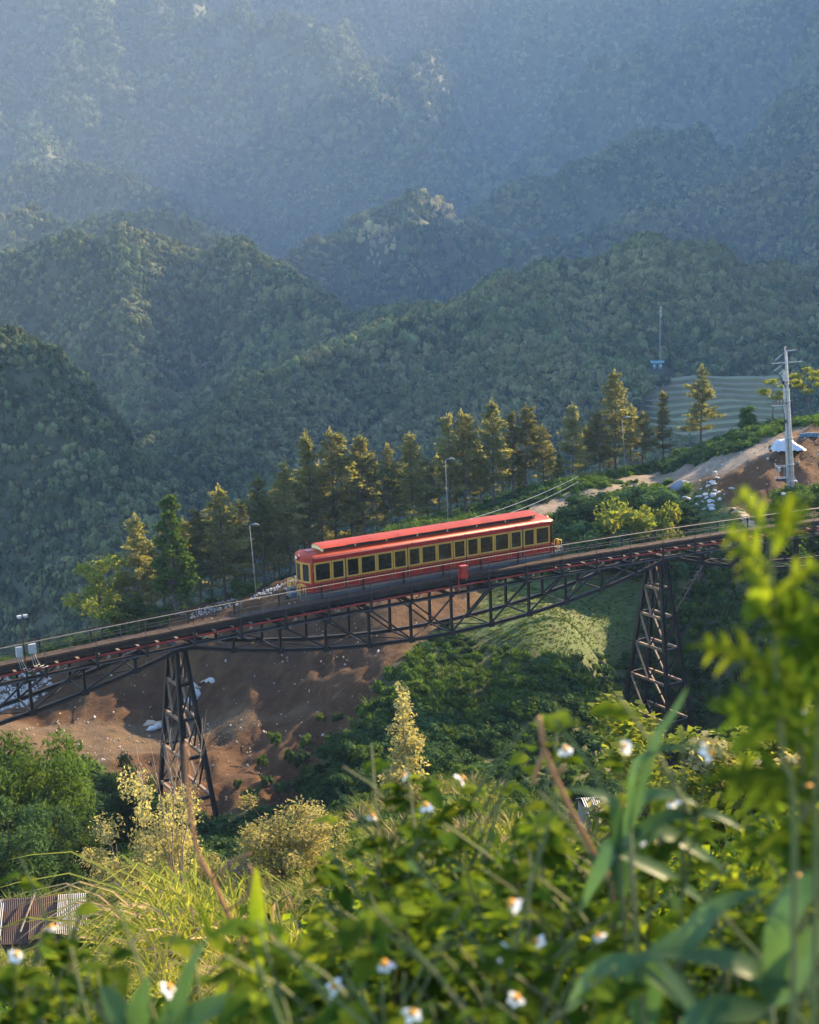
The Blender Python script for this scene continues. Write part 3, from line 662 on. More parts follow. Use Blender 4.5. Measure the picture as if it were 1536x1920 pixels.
for i, (a, b) in enumerate(WIN):
    s0, s1 = s_of_u(500+a/2.56, HW), s_of_u(500+b/2.56, HW)
    s0 = max(s0+.004, SL+.06); s1 = min(s1-.004, SR-.10)
    for sg in (1, -1):
        m = MB(co); side_ring(m, s0, s1, 1.20, 2.62, .115, sg*(HW-.05), sg*(HW+.055)); wn = m.build('window', MT['gold'], car)
        m = MB(co); m.hexa([cf(s, n, z) for z in (1.316, 2.504) for s, n in ((s0+.116, sg*(HW+.004)), (s1-.116, sg*(HW+.004)), (s1-.116, sg*(HW+.022)), (s0+.116, sg*(HW+.022)))]); m.build('pane', MT['pane'], wn)
        m = MB(co); side_ring(m, s0+.07, s1-.07, .50, 1.12, .028, sg*(HW+.002), sg*(HW+.014)); m.build('gold_panel_line', MT['goldline'], car)
for gx in (388, 683.5, 963.5, 1232.5):
    s = s_of_u(500+gx/2.56, HW)
    for sg in (1, -1):
        MB(co).hexa([cf(s+a, n, z) for z in (.44, 2.74) for a, n in ((-.045, sg*(HW+.001)), (.045, sg*(HW+.001)), (.045, sg*(HW+.018)), (-.045, sg*(HW+.018)))]).build('door_gap', MT['dark'], car)
# ends: three panes each on the bowed front
for end in (-1, 1):
    def ef(n, off): 
        bl_ = (BUL if end < 0 else BUL*.6)*(1-(n/HW)**2)
        return (SL-bl_-off) if end < 0 else (SR+bl_+off)
    for n0, n1 in ((-1.16, -.43), (-.40, .40), (.43, 1.16)):
        m = MB(co); K = 4
        for a, b, c, d in ((n0, n1, 1.14, 1.26), (n0, n1, 2.50, 2.62), (n0, n0+.10, 1.26, 2.5), (n1-.10, n1, 1.26, 2.5)):
            for k in range(K):
                x0, x1 = a+(b-a)*k/K, a+(b-a)*(k+1)/K
                m.hexa([cf(ef(x, off), x, z) for z in (c, d) for x, off in ((x0, .003), (x1, .003), (x1, .05), (x0, .05))])
        wn = m.build('end_window', MT['gold'], car); m = MB(co)
        for k in range(K):
            x0, x1 = n0+.10+(n1-n0-.2)*k/K, n0+.10+(n1-n0-.2)*(k+1)/K
            m.hexa([cf(ef(x, off), x, z) for z in (1.262, 2.498) for x, off in ((x0, .004), (x1, .004), (x1, .02), (x0, .02))])
        m.build('pane', MT['glass'], wn)
    # headlamp above the windows
    s_ = ef(0, 0); c0 = cf(s_-(-.06 if end < 0 else .06), 0, 2.94); dr = AX*end
    hl = MB(co); hl.smooth = True; hl.tube([c0, c0+dr*.10, c0+dr*.22, c0+dr*.24], [.19, .20, .185, .15], 14); h = hl.build('headlamp', MT['red'], car)
    hl = MB(co); hl.tube([c0+dr*.236, c0+dr*.255], [.14, .11], 12); hl.build('lens', MT['lampglass'], h)
    # gold scroll emblem on the apron
    for q in (-.55, .55):
        m = MB(co); pts_ = []
        for k in range(22):
            t = k/21; x = q+(t-.5)*.78; pts_.append(cf(ef(x, .012), x, .80+.14*math.sin(t*9)*(1-t*.5)+.06*math.cos(t*17)))
        m.tube(pts_, .017, 5); m.build('gold_scroll', MT['goldline'], car)
    m = MB(co)
    for k in range(10):
        x0, x1 = -1.1+2.2*k/10, -1.1+2.2*(k+1)/10; m.bar(cf(ef(x0, .01), x0, .52), cf(ef(x1, .01), x1, .52), .024)
    m.build('gold_panel_line', MT['goldline'], car)
    # end platform with buffer, drawgear and looped grab rails
    sg = -1 if end < 0 else 1; base = SL if end < 0 else SR
    pf = MB(co); pf.hexa([cf(base+sg*a, n, z) for z in (.10, .34) for a, n in ((-.1, -1.15), (1.15, -1.0), (1.15, 1.0), (-.1, 1.15))]).build('end_platform', MT['skirt'], car)
    m = MB(co); m.box(cf(base+sg*1.25, .25, .32), (.55, .75, .34), (AX, NX, UZ)); m.box(cf(base+sg*1.0, -.4, .5), (.5, .5, .34), (AX, NX, UZ)); dg = m.build('drawgear', MT['skirt'], car)
    m = MB(co); m.tube([cf(base+sg*1.2, .05, .1), cf(base+sg*1.75, .05, .08)], .13, 8); m.tube([cf(base+sg*1.72, .05, .08), cf(base+sg*1.80, .05, .08)], .24, 10); m.build('buffer', MT['steel'], dg)
    for n in (-.85, -.45, .75, 1.12):
        g = MB(co); g.smooth = True
        zt_ = 1.28 if n < 0 or end > 0 else 1.12
        pts_ = [cf(base+sg*(.80-.22), n, .30), cf(base+sg*(.80-.22), n, zt_-.18)]+[cf(base+sg*(.80-.22*math.cos(a)), n, zt_-.18+.18*math.sin(a)) for a in np.linspace(.4, 2.74, 5)]+[cf(base+sg*1.02, n, zt_-.18), cf(base+sg*1.02, n, .30)]
        g.tube(pts_, .038, 6); g.build('grab_rail', MT['yellow'], car)
# clerestory: cream frame, dark louvre openings, curved cap in sheets
CA, CB = SL+1.05, SR-1.30
m = MB(co); m.hexa([cf(s, n, z) for z in (3.16, 3.52) for s, n in ((CA+.1, -.70), (CB-.1, -.70), (CB-.1, .70), (CA+.1, .70))]); cl = m.build('clerestory', MT['dark'], car)
NB = 7
for i in range(NB+1):
    s = CA+.12+(CB-CA-.24)*i/NB
    for sg in (1, -1): MB(co).hexa([cf(s+a, n, z) for z in (3.20, 3.54) for a, n in ((-.05, sg*.702), (.05, sg*.702), (.05, sg*.75), (-.05, sg*.75))]).build('clerestory_post', MT['cream'], cl)
for s, sg in ((CA, 1), (CB, -1)):
    m = MB(co); N = 12; prof = [(-.86+1.72*k/N, 3.53+.17*(1-abs(-1+2*k/N)**2.4)) for k in range(N+1)]
    for k in range(N):
        (a, za), (b, zb) = prof[k], prof[k+1]
        m.hexa([cf(s+e, n, z) for e, dz in ((0, 0), (sg*.08, 0)) for n, z in ((a, 3.22), (b, 3.22), (b, zb-.012), (a, za-.012))])
    m.build('clerestory_end', MT['cream'], cl)
NS = 9
for i in range(NS):
    a, b = CA-.16+(CB-CA+.32)*i/NS+.013, CA-.16+(CB-CA+.32)*(i+1)/NS-.013
    m = MB(co); N = 12; m.smooth = True
    prof = [(-.98+1.96*k/N, 3.535+.19*(1-abs(-1+2*k/N)**2.4)) for k in range(N+1)]
    m.sheet([[cf(s, n, z) for n, z in prof] for s in (a, b)]); m.sheet([[cf(s, n, z-.03) for n, z in prof[::-1]] for s in (a, b)])
    for n, z in (prof[0], prof[-1]): m.add([cf(a, n, z), cf(b, n, z), cf(b, n, z-.03), cf(a, n, z-.03)], [(0, 1, 2, 3), (3, 2, 1, 0)])
    m.build('roof_sheet', MT['roofred'], cl)
# roof hatch, walkway fittings, undergear
m = MB(co); m.hexa([cf(SL+a, n, z) for z in (3.305, 3.345) for a, n in ((.12, -.35), (.82, -.35), (.82, .35), (.12, .35))]); m.build('roof_hatch', MT['gutter'], roof)
for i in range(9):
    s = SL+1.2+(SR-SL-2.4)*i/8
    MB(co).box(cf(s, HW+.13, 3.01), (.10, .05, .06), (AX, NX, UZ)).build('gutter_clip', MT['gutter'], roof)
m = MB(co); m.hexa([cf(s, HW-.068+a, z) for z in (.20, .235) for s, a in ((SL+.6, 0), (SR-.2, 0), (SR-.2, .012), (SL+.6, .012))]); m.build('yellow_line', MT['goldline'], skirt)
for fr in (.09, .19, .81, .91):
    s = SL+(SR-SL)*fr
    for n in (.80, -.80):
        w_ = MB(co); w_.smooth = True; c0 = cf(s, n, -.44); w_.tube([c0-NX*.07, c0+NX*.07], .33, 16); wh = w_.build('wheel', MT['steel'], car)
        MB(co).tube([c0-NX*.09, c0+NX*.09], .10, 10).build('hub', MT['track'], wh)

# electric boxes and lamp mast on the bridge railing, lower left
def elec_box(u, v, lab, w_, h_):
    s = s_of_u(u, 2.75); p = bp(s, 2.78, 0); q = at(u, v, p.y); p.z = q.z-h_/2
    e = empty('junction_box', p, lab, 'electric box', 'boxes on the bridge railing')
    MB(p).box(p+UZ*h_/2, (w_, .22, h_), (AX, NX, UZ)).build('case', MT['white'], e)
    d = MB(p).box(p+UZ*h_/2+NX*.118, (w_*.9, .012, h_*.92), (AX, NX, UZ)).build('door', MT['white'], e)
    MB(p).box(p+UZ*h_/2+NX*.13+AX*w_*.36, (.03, .02, .08), (AX, NX, UZ)).build('latch', MT['dark'], d)
    MB(p).bar(p+UZ*h_*.5-NX*.10-AX*w_*.3, p+UZ*h_*.5-NX*.24-AX*w_*.3, .05).build('bracket', MT['steel'], e)
    m = MB(p); m.smooth = True
    for k in range(3):
        a = p+AX*(w_*(-.3+.3*k)); m.tube([a, a-UZ*.35+AX*.05, a-UZ*(.9+.1*k)+AX*(.15+.1*k), a-UZ*(.8+.1*k)+AX*(.5+.15*k)], .018, 5)
    m.build('cable', MT['white'], e)
elec_box(40, 1222, 'grey white electric box on the railing, left of the lamp mast', .40, .64)
elec_box(65, 1216, 'white electric box on the railing, right of the lamp mast', .46, .62)
def bridge_lamp(u, vtop, lab, heads):
    s = s_of_u(u, 2.7); b = bp(s, 2.70, -1.3); t = at(u, vtop, b.y); H = t.z-b.z
    e = empty('lamp_mast', b, lab, 'lamp', 'lamp masts on the bridge')
    MB(b).tube([b, b+UZ*H], .045, 8).build('mast', MT['steel'], e)
    MB(b).bar(b+UZ*H-AX*.22, b+UZ*H+AX*.30, .06).build('arm', MT['steel2'], e)
    for a in heads:
        h = MB(b).box(b+UZ*(H-.02)+AX*a+NX*.12, (.26, .30, .14), (AX, NX, UZ)).build('floodlight', MT['white'], e)
        MB(b).box(b+UZ*(H-.10)+AX*a+NX*.12, (.20, .24, .03), (AX, NX, UZ)).build('lens', MT['lampglass'], h)
bridge_lamp(50, 1154, 'dark lamp mast with two pale floodlights beside the white electric boxes', (-.16, .22))
bridge_lamp(1466, 925, 'thin dark lamp mast on the right end of the bridge railing', (.0,))
# ------------------------------------------------------------------ trees and shrubs
LM.update(
    con=leafmat('conifer_needles_gold', (.105, .118, .044), (.22, .21, .088), .35, .55, (1.12, 1.04, .62), rnd=.4),
    con2=leafmat('conifer_needles_green', (.105, .125, .045), (.20, .195, .078), .35, .52, (1.2, 1.1, .6), rnd=.4),
    lime=leafmat('sunlit_lime_leaf', (.12, .17, .030), (.19, .20, .045), .6, .5, (1.2, 1.1, .5), rnd=.35),
    green=leafmat('fresh_green_leaf', (.050, .095, .022), (.085, .125, .030), .6, .4, (1.1, 1.15, .5), rnd=.4),
    deep=leafmat('deep_green_leaf', (.030, .062, .022), (.050, .085, .028), .5, .3, rnd=.45),
    golden=leafmat('golden_brown_leaf', (.24, .225, .095), (.34, .31, .155), .9, .5, (1.1, 1.05, .6), rnd=.4),
    grass=leafmat('meadow_grass_blade', (.10, .14, .030), (.17, .17, .050), .8, .45, (1.2, 1.1, .5), rnd=.35),
    reed=leafmat('reed_blade', (.20, .26, .045), (.32, .31, .08), 1.5, .55, (1.2, 1.1, .55), rnd=.3),
    straw=leafmat('dry_straw', (.36, .28, .14), (.28, .20, .09), 2, .3, rnd=.3))
BARK = M('rough_bark', (.085, .065, .048), (.05, .038, .028), 3, .95, 0, .5, 8)
PALE = M('pale_bark', (.30, .24, .17), (.20, .15, .10), 3, .9, 0, .3, 8)
def limbs(m, org, H, tr, targets, lean=.0, r0=None):
    r0 = r0 or H*.016
    top = Vector((lean*H, 0, H*tr)); n = 7
    line = [Vector((lean*H*(k/n)**1.5+math.sin(k*1.7+H)*H*.006*(k > 0), math.cos(k*2.1+H)*H*.006*(k > 0), H*tr*k/n)) for k in range(n+1)]
    m.tube(line, [r0*(1-.82*k/n) for k in range(n+1)], 7)
    for t in targets:
        t = Vector(t); k = min(n-1, max(1, int(n*(t.z/H*.72)/tr))); a = line[k]
        mid = a.lerp(t, .5)+Vector((0, 0, -.04*H if t.z > a.z else .02*H))
        m.tube([a, mid, t], [r0*(1-.82*k/n)*.55, r0*.24, r0*.09], 5)
def conifer_proto(seed, mat, H=13.0, full=1.0):
    rs = np.random.default_rng(seed); tr = MB(); tr.smooth = True
    bx_, by_ = rs.normal()*.15, rs.normal()*.15
    tr.tube([(bx_*k/6, by_*math.sin(k), H*.985*k/6) for k in range(7)], [.17*(1-.86*k/6) for k in range(7)], 7)
    C = []; D = []; z = H*(.20+.12*rs.random())
    while z < H*.985:
        t = (z-H*.15)/(H*.85); L = full*(2.85*max(0, 1-t)**.55+.34)*(.62+.6*rs.random())
        nb_ = 4 if t < .8 else 3; a0 = rs.random()*6.28
        for k in range(nb_):
            if rs.random() < (.42 if t < .3 else .14): continue
            a = a0+k*6.283/nb_+rs.normal()*.3; l = L*(.6+.55*rs.random()); up = .10+.35*t-.12*rs.random()
            tip = np.array((math.cos(a)*l, math.sin(a)*l, z+l*up))
            tr.tube([(bx_*z/H, by_*.2, z), (math.cos(a)*l*.55, math.sin(a)*l*.55, z+l*up*.4), tip], [.04*(1-t*.6), .022, .007], 4, cap=False)
            nc_ = max(2, int(l*2.6))
            for q in range(nc_):
                f = .28+.72*(q+rs.random()*.5)/nc_; c = np.array((math.cos(a)*l*f, math.sin(a)*l*f, z+l*up*f*f))
                w_ = .20+.24*l*.4*(1.2-f*.4); k2 = int(19*(.7+.5*rs.random()))
                C.append(c+rs.normal(size=(k2, 3))*np.array((w_, w_, w_*.55))*.62)
                D.append(np.tile((math.cos(a), math.sin(a), .1), (k2, 1)))
        z += H*(.040-.016*t)*(.75+.5*rs.random())
    C.append(np.array((bx_, by_*.2, H*.97))+rs.normal(size=(50, 3))*(.16, .16, .40)); D.append(np.tile((0, 0, 1.), (50, 1)))
    C = np.concatenate(C); D = np.concatenate(D)
    V, F = leaves(C, .27+.24*rs.random(len(C)), dirs=D.astype(float), asp=.42, droop=.05)
    me = mesh_mat('needles', (V, F), mat); tm = bpy.data.meshes.new('trunk'); tm.from_pydata(tr.v, [], tr.f); tm.materials.append(BARK)
    return me, tm, H
CON = [conifer_proto(11+i, LM['con'] if i % 3 else LM['con2'], 13.0, (1, .85, 1.15, .95, .8, 1.05)[i]) for i in range(6)]
def put_tree(name, meshes, loc, h, label, cat, group, wid=1.0, rz=None, names=('crown', 'trunk')):
    e = empty(name, loc, label, cat, group); k = h/meshes[2]; e.scale = (k*wid, k*wid, k); e.rotation_euler.z = random.random()*6.28 if rz is None else rz
    link(names[0], meshes[0], parent=e); link(names[1], meshes[1], parent=e); return e
ROW = [(255, 968, 139), (300, 1000, 142), (345, 975, 143), (368, 956, 139), (415, 915, 141), (392, 965, 145), (436, 950, 146), (490, 893, 144), (520, 915, 148), (540, 868, 146), (560, 900, 150), (583, 815, 148), (606, 870, 152), (632, 808, 150), (660, 880, 153), (684, 818, 151), (708, 868, 155), (733, 836, 152), (775, 815, 155), (803, 860, 157), (845, 780, 158), (875, 773, 160), (902, 840, 163), (928, 753, 161), (964, 775, 164), (993, 762, 164), (1020, 800, 168), (1050, 850, 170), (1075, 760, 168), (1100, 800, 173), (1122, 772, 171), (1155, 700, 173), (1184, 760, 177), (1206, 772, 176), (1243, 735, 177), (1315, 688, 181)]
ROW += [(u_, np.interp(u_, [250, 640, 900, 1320], [1010, 900, 850, 800])+dv_, np.interp(u_, [250, 640, 1000, 1320], [148, 160, 174, 192])) for u_, dv_ in ((275, 20), (330, 0), (455, -10), (505, 15), (570, 0), (620, 20), (668, -5), (720, 20), (755, 0), (790, 10), (825, -10), (860, 15), (890, 10), (945, -10), (980, 15), (1035, 0), (1088, 10), (1140, 0))]
def ordn(i): 
    return ['first', 'second', 'third', 'fourth', 'fifth', 'sixth', 'seventh', 'eighth', 'ninth', 'tenth', 'eleventh', 'twelfth', 'thirteenth', 'fourteenth', 'fifteenth', 'sixteenth', 'seventeenth', 'eighteenth', 'nineteenth', 'twentieth', 'twenty first', 'twenty second', 'twenty third', 'twenty fourth', 'twenty fifth', 'twenty sixth', 'twenty seventh', 'twenty eighth', 'twenty ninth', 'thirtieth'][i]
for i, (u, v, Y) in enumerate(sorted(ROW)):
    p = gpt(u, 1000, Y); p.z -= .15; t = at(u, v, Y); n = len(ROW)
    lab = 'golden lit conifer, %s from the left in the row behind the bridge' % ordn(i) if i < n//2 else 'golden lit conifer, %s from the right in the row behind the bridge' % ordn(n-1-i)
    if i == n-1: lab = 'lone tall conifer at the right end of the row beside the dirt road'
    put_tree('conifer', CON[(i*5+i//6) % 6], p, t.z-p.z, lab, 'tree', 'conifers in a row behind the bridge', (.95, 1.08, 1.0, 1.14)[i % 4])
def leafy(seed, H, blobs, leaf, mat, n=220, bark=BARK, tr=.8, flat=.35, asp=.55, droop=0, shell=.45, lean=0, r0=None, core=.0):
    """broadleaf plant: trunk and limbs reaching into leaf masses. blobs: (x, y, z, r[, rz])"""
    global rng
    keep = rng; rng = np.random.default_rng(seed); m = MB(); m.smooth = True
    limbs(m, (0, 0, 0), H, tr, [b[:3] for b in blobs], lean, r0)
    parts = []
    for j, b in enumerate(blobs):
        rz = b[4] if len(b) > 4 else b[3]*.8; k = int(n*(b[3]/max(q[3] for q in blobs))**1.6)
        C = ball(k, b[:3], (b[3], b[3], rz), shell); parts.append(leaves(C, leaf*(.65+.7*rng.random(k)), flat=flat, asp=asp, droop=droop))
        if core: parts.append(lump(b[:3], (b[3]*core, b[3]*core, rz*core), 7, 5, .3, seed+j))
    me = mesh_mat('foliage', join(*parts), mat); tm = bpy.data.meshes.new('stems'); tm.from_pydata(m.v, [], m.f); tm.materials.append(bark)
    rng = keep; return me, tm, H
def rblobs(seed, H, n, spread, z0, z1, r0, r1, cone=0.):
    rs = np.random.default_rng(seed); B = []
    for k in range(n):
        t = (k+.5)/n; z = H*(z0+(z1-z0)*t); a = k*2.4+rs.random(); sp = spread*(1-cone*t)*math.sqrt(rs.random()*.7+.3)
        B.append((math.cos(a)*sp, math.sin(a)*sp, z, (r0+(r1-r0)*rs.random())*(1-cone*.45*t)))
    return B
# single trees with a look of their own
def single(name, proto, u, vt, Y, label, cat='tree', group=None, wid=1., sink=.15, minh=.6):
    p = gpt(u, vt, Y); p.z -= sink; t = at(u, vt, Y); return put_tree(name, proto, p, max(minh, t.z-p.z), label, cat, group, wid)
B_spire = leafy(31, 12, rblobs(31, 12, 22, 2.0, .18, .97, .8, 1.3, .85), .42, LM['green'], 260, shell=.3)
single('broadleaf_tree', B_spire, 315, 925, 136, 'broad green pointed tree with a bright yellow tip among the left conifers')
B_soft = leafy(32, 9, rblobs(32, 9, 14, 2.6, .3, .95, .9, 1.5, .3), .36, LM['lime'], 300, shell=.3)
single('broadleaf_tree', B_soft, 180, 1040, 137, 'soft yellow green tree at the left end of the conifer row', wid=1.1)
B_layer = leafy(33, 9, [(math.cos(a)*2.2, math.sin(a)*2.2, z, 1.5, .45) for a, z in ((0, 5.5), (1.3, 6.3), (2.6, 7.1), (3.8, 5.9), (5, 7.8), (.6, 8.3), (4.3, 6.7))]+[(0, 0, 8.7, 1.1, .5)], .40, LM['lime'], 320, shell=.2, tr=.9)
single('broadleaf_tree', B_layer, 1450, 712, 176, 'layered lime green tree left of the concrete power pole', wid=.95)
single('broadleaf_tree', B_layer, 1515, 690, 180, 'layered lime green tree right of the concrete power pole', wid=.85)
B_dense = leafy(34, 5, rblobs(34, 5, 12, 1.2, .2, .95, .7, 1.1, .4), .34, LM['green'], 260, core=.6)
single('broadleaf_tree', B_dense, 1402, 762, 172, 'small dense green tree on the crest above the dirt road', wid=1.1)
B_bush = leafy(35, 3, rblobs(35, 3, 10, 1.5, .25, .85, .6, 1.0), .24, LM['lime'], 300, core=.5, tr=.6)
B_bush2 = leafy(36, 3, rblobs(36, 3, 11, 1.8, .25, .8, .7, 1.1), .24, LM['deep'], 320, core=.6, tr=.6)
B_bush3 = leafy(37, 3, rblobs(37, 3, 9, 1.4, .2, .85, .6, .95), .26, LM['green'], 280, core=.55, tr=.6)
single('bush', B_bush, 1175, 940, 141, 'bright lime green bush behind the bridge right of the carriage', 'bush', wid=1.0)
single('bush', B_bush, 1235, 945, 141.5, 'small lime topped bush beside the bright lime green bush', 'bush', wid=.8)
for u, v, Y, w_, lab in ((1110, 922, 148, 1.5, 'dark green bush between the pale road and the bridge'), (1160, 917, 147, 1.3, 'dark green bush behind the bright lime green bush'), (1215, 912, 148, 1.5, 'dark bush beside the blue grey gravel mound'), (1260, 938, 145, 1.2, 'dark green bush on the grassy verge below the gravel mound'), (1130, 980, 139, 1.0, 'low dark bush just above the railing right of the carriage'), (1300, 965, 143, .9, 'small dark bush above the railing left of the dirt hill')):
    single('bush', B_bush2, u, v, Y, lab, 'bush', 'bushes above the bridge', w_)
for u, v, Y, w_, lab in ((1275, 838, 181, 1.0, 'leafy roadside bush left of the lone conifer trunk'), (1345, 826, 181, 1.0, 'leafy roadside bush right of the lone conifer trunk'), (1225, 862, 176, .9, 'leafy bush under the conifers at the road edge'), (1170, 885, 171, .9, 'leafy bush below the street lamp at the right of the row'), (1312, 850, 178, .8, 'low leafy bush at the foot of the lone conifer'), (455, 1085, 140, 1.1, 'leafy bush beside the street lamp left of the carriage'), (300, 1135, 136, 1.2, 'yellow green bush under the left conifers'), (235, 1120, 137, 1.0, 'bush at the foot of the leftmost conifer'), (1420, 845, 158, .6, 'small green bush halfway up the dirt hill'), (1445, 868, 154, .5, 'tiny green bush on the face of the dirt hill'), (1376, 862, 158, .5, 'low green bush on the edge of the dirt hill'), (1480, 912, 141, 1.3, 'grey green bush at the foot of the power pole'), (1520, 905, 142, 1.2, 'grey green bush right of the power pole foot')):
    single('bush', B_bush3, u, v, Y, lab, 'bush', 'roadside bushes', w_, minh=.9)
# slender sunlit trees in the gully
B_slim = leafy(41, 9, [(.35*math.sin(k*2.2), .35*math.cos(k*2.7), 4.6+4.2*k/10, .75*(1-.045*k), .75) for k in range(11)]+[(.9, .2, 5.6, .55), (-.8, -.2, 6.2, .5), (.6, -.5, 4.9, .5)], .21, LM['golden'], 190, PALE, .95, shell=.25, r0=.07)
single('slender_tree', B_slim, 756, 1296, 52, 'slender golden leaved tree standing alone in the gully below mid bridge')
single('slender_tree', B_slim, 1190, 1400, 60, 'slim golden sapling in front of the right pier foot', wid=.8)
rs = np.random.default_rng(5)
B_gold = leafy(42, 7, [(rs.normal()*.9, rs.normal()*.9, 2.3+3.9*rs.random(), .55+.5*rs.random()) for _ in range(20)], .17, LM['golden'], 300, PALE, .8, shell=.25, r0=.06)
B_gold2 = leafy(43, 6, [(rs.normal()*1.0, rs.normal()*1.0, 1.7+3.8*rs.random(), .5+.5*rs.random()) for _ in range(22)], .17, LM['golden'], 280, BARK, .75, shell=.25, r0=.06)
single('golden_shrub', B_gold, 295, 1425, 44, 'tall sparse golden shrub with bare stems in front of the left pier', 'shrub', wid=.75)
single('golden_shrub', B_gold, 215, 1530, 42, 'bushy golden shrub left of the bare stemmed one', 'shrub', wid=1.0)
single('golden_shrub', B_gold2, 520, 1480, 46, 'rounded golden shrub right of the left pier', 'shrub', wid=1.0)
single('golden_shrub', B_gold2, 592, 1490, 47, 'golden brown shrub with fine twigs, right one of the pair', 'shrub', wid=.8)
single('golden_shrub', B_gold2, 395, 1580, 45, 'low golden shrub at the foot of the left pier', 'shrub', wid=.8)
B_bare = MB(); B_bare.smooth = True
for k in range(6):
    a = k*1.15; q = .20+.16*(k % 3); pts_ = [(0, 0, 0), (math.cos(a)*q*.9, math.sin(a)*q*.9, 1.9+.2*k), (math.cos(a+.5)*q*2.2, math.sin(a+.5)*q*2.2, 3.6+.25*k), (math.cos(a+.2)*q*3.6, math.sin(a+.2)*q*3.6, 5.2+.35*k)]
    B_bare.tube(pts_, [.034, .026, .016, .004], 5)
    for j in range(4):
        f = .45+.13*j; b_ = Vector(pts_[2]).lerp(Vector(pts_[3]), f-.3); B_bare.tube([b_, b_+Vector((math.cos(a+j)*.5, math.sin(a+j)*.5, .8))], [.012, .004], 4)
p = gpt(318, 1470, 43); bs = B_bare.build('bare_stems', PALE, None, loc=p); bs.scale = (.8, .8, 1.15)
tag(bs, 'bundle of pale bare upright stems rising beside the left pier', 'stems')
# thicket on the left
B_bam = leafy(44, 9, [(math.cos(k*1.1)*(.5+.16*k), math.sin(k*1.1)*(.5+.16*k), 3.2+.42*k, 1.25, 1.1) for k in range(13)]+[(math.cos(k*1.9)*1.8, math.sin(k*1.9)*1.8, 1.6+.3*k, 1.2) for k in range(8)], .36, LM['green'], 420, BARK, .85, flat=.1, asp=.28, droop=.5, shell=.35)
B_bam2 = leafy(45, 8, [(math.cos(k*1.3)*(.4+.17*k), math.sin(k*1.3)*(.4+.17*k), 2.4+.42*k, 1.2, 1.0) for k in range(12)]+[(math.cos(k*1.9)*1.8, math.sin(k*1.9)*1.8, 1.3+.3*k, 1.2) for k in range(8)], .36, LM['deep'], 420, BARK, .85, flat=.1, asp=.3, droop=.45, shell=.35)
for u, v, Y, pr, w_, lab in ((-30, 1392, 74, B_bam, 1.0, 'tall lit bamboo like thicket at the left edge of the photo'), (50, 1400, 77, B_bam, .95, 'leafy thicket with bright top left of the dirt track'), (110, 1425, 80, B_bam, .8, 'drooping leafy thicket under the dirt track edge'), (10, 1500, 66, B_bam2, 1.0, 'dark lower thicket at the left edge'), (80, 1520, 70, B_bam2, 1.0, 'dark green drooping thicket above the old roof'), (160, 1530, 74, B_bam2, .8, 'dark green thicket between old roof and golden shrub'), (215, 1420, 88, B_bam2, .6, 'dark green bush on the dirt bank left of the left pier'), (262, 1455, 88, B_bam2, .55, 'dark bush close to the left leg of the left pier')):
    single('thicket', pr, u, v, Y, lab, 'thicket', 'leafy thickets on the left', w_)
# shrubs on the dirt slope
SL_ = [(515, 1368), (490, 1405), (540, 1405), (575, 1395), (600, 1355), (445, 1450), (530, 1470), (580, 1455), (470, 1480), (620, 1420), (500, 1450), (560, 1425), (635, 1370), (610, 1470)]
for i, (u, v) in enumerate(sorted(SL_)):
    Y = 108-(v-1360)*.095; p = gpt(u, v, Y); h = .7+.5*((i*37) % 10)/10
    put_tree('small_shrub', (B_bush3, B_bush2)[i % 2], p, h*1.2, 'small dark shrub on the red dirt slope, %s from the left' % ordn(i), 'shrub', 'shrubs dotted on the dirt slope', .75)
# dark shrubs in the gully, right of the dirt and under the bridge
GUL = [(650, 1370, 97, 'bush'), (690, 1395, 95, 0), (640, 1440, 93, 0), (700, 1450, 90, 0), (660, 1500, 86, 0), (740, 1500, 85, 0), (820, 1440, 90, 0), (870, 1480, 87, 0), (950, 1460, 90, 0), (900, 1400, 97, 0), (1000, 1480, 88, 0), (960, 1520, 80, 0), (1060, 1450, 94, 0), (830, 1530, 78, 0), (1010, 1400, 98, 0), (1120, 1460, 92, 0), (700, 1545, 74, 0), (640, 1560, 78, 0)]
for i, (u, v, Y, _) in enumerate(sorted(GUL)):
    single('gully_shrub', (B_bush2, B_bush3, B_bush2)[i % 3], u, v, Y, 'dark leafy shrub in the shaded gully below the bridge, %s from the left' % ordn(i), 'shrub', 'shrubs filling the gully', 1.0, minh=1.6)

# ------------------------------------------------------------------ low ground cover (nobody could count it)
def tuft_shrub(seed, mat, n=80):
    global rng
    keep = rng; rng = np.random.default_rng(seed)
    V = [lump((0, 0, .2), (.34, .34, .30), 6, 4, .35, seed)]
    for c, r in (((0, 0, .35), .42), ((.3, .1, .25), .3), ((-.2, .28, .28), .32), ((-.1, -.3, .22), .3)): V.append(leaves(ball(n//3, c, (r, r, r*.8), .5), .17+.12*rng.random(n//3), flat=.3, asp=.6))
    rng = keep; return mesh_mat('low_shrub', join(*V), mat)
def tuft_grass(seed, mat, n=46, L=1.0):
    rs = np.random.default_rng(seed); V = []; F = []
    for i in range(n):
        a = rs.random()*6.28; b = rs.random()*.22; h = L*(.5+.6*rs.random()); sp = h*(.25+.5*rs.random()); c, s_ = math.cos(a), math.sin(a); w_ = .016+.012*rs.random()
        o = np.array((c*b, s_*b, 0)); sd_ = np.array((-s_, c, 0))*w_
        P = [o, o+np.array((c*sp*.3, s_*sp*.3, h*.6)), o+np.array((c*sp, s_*sp, h*(.95-.3*rs.random())))]
        k = len(V); V += [P[0]-sd_, P[0]+sd_, P[1]+sd_*.9, P[1]-sd_*.9, P[2]+sd_*.12, P[2]-sd_*.12]; F += [(k, k+1, k+2, k+3), (k+3, k+2, k+4, k+5)]
    return mesh_mat('grass_tuft', (np.array(V), np.array(F)), mat)
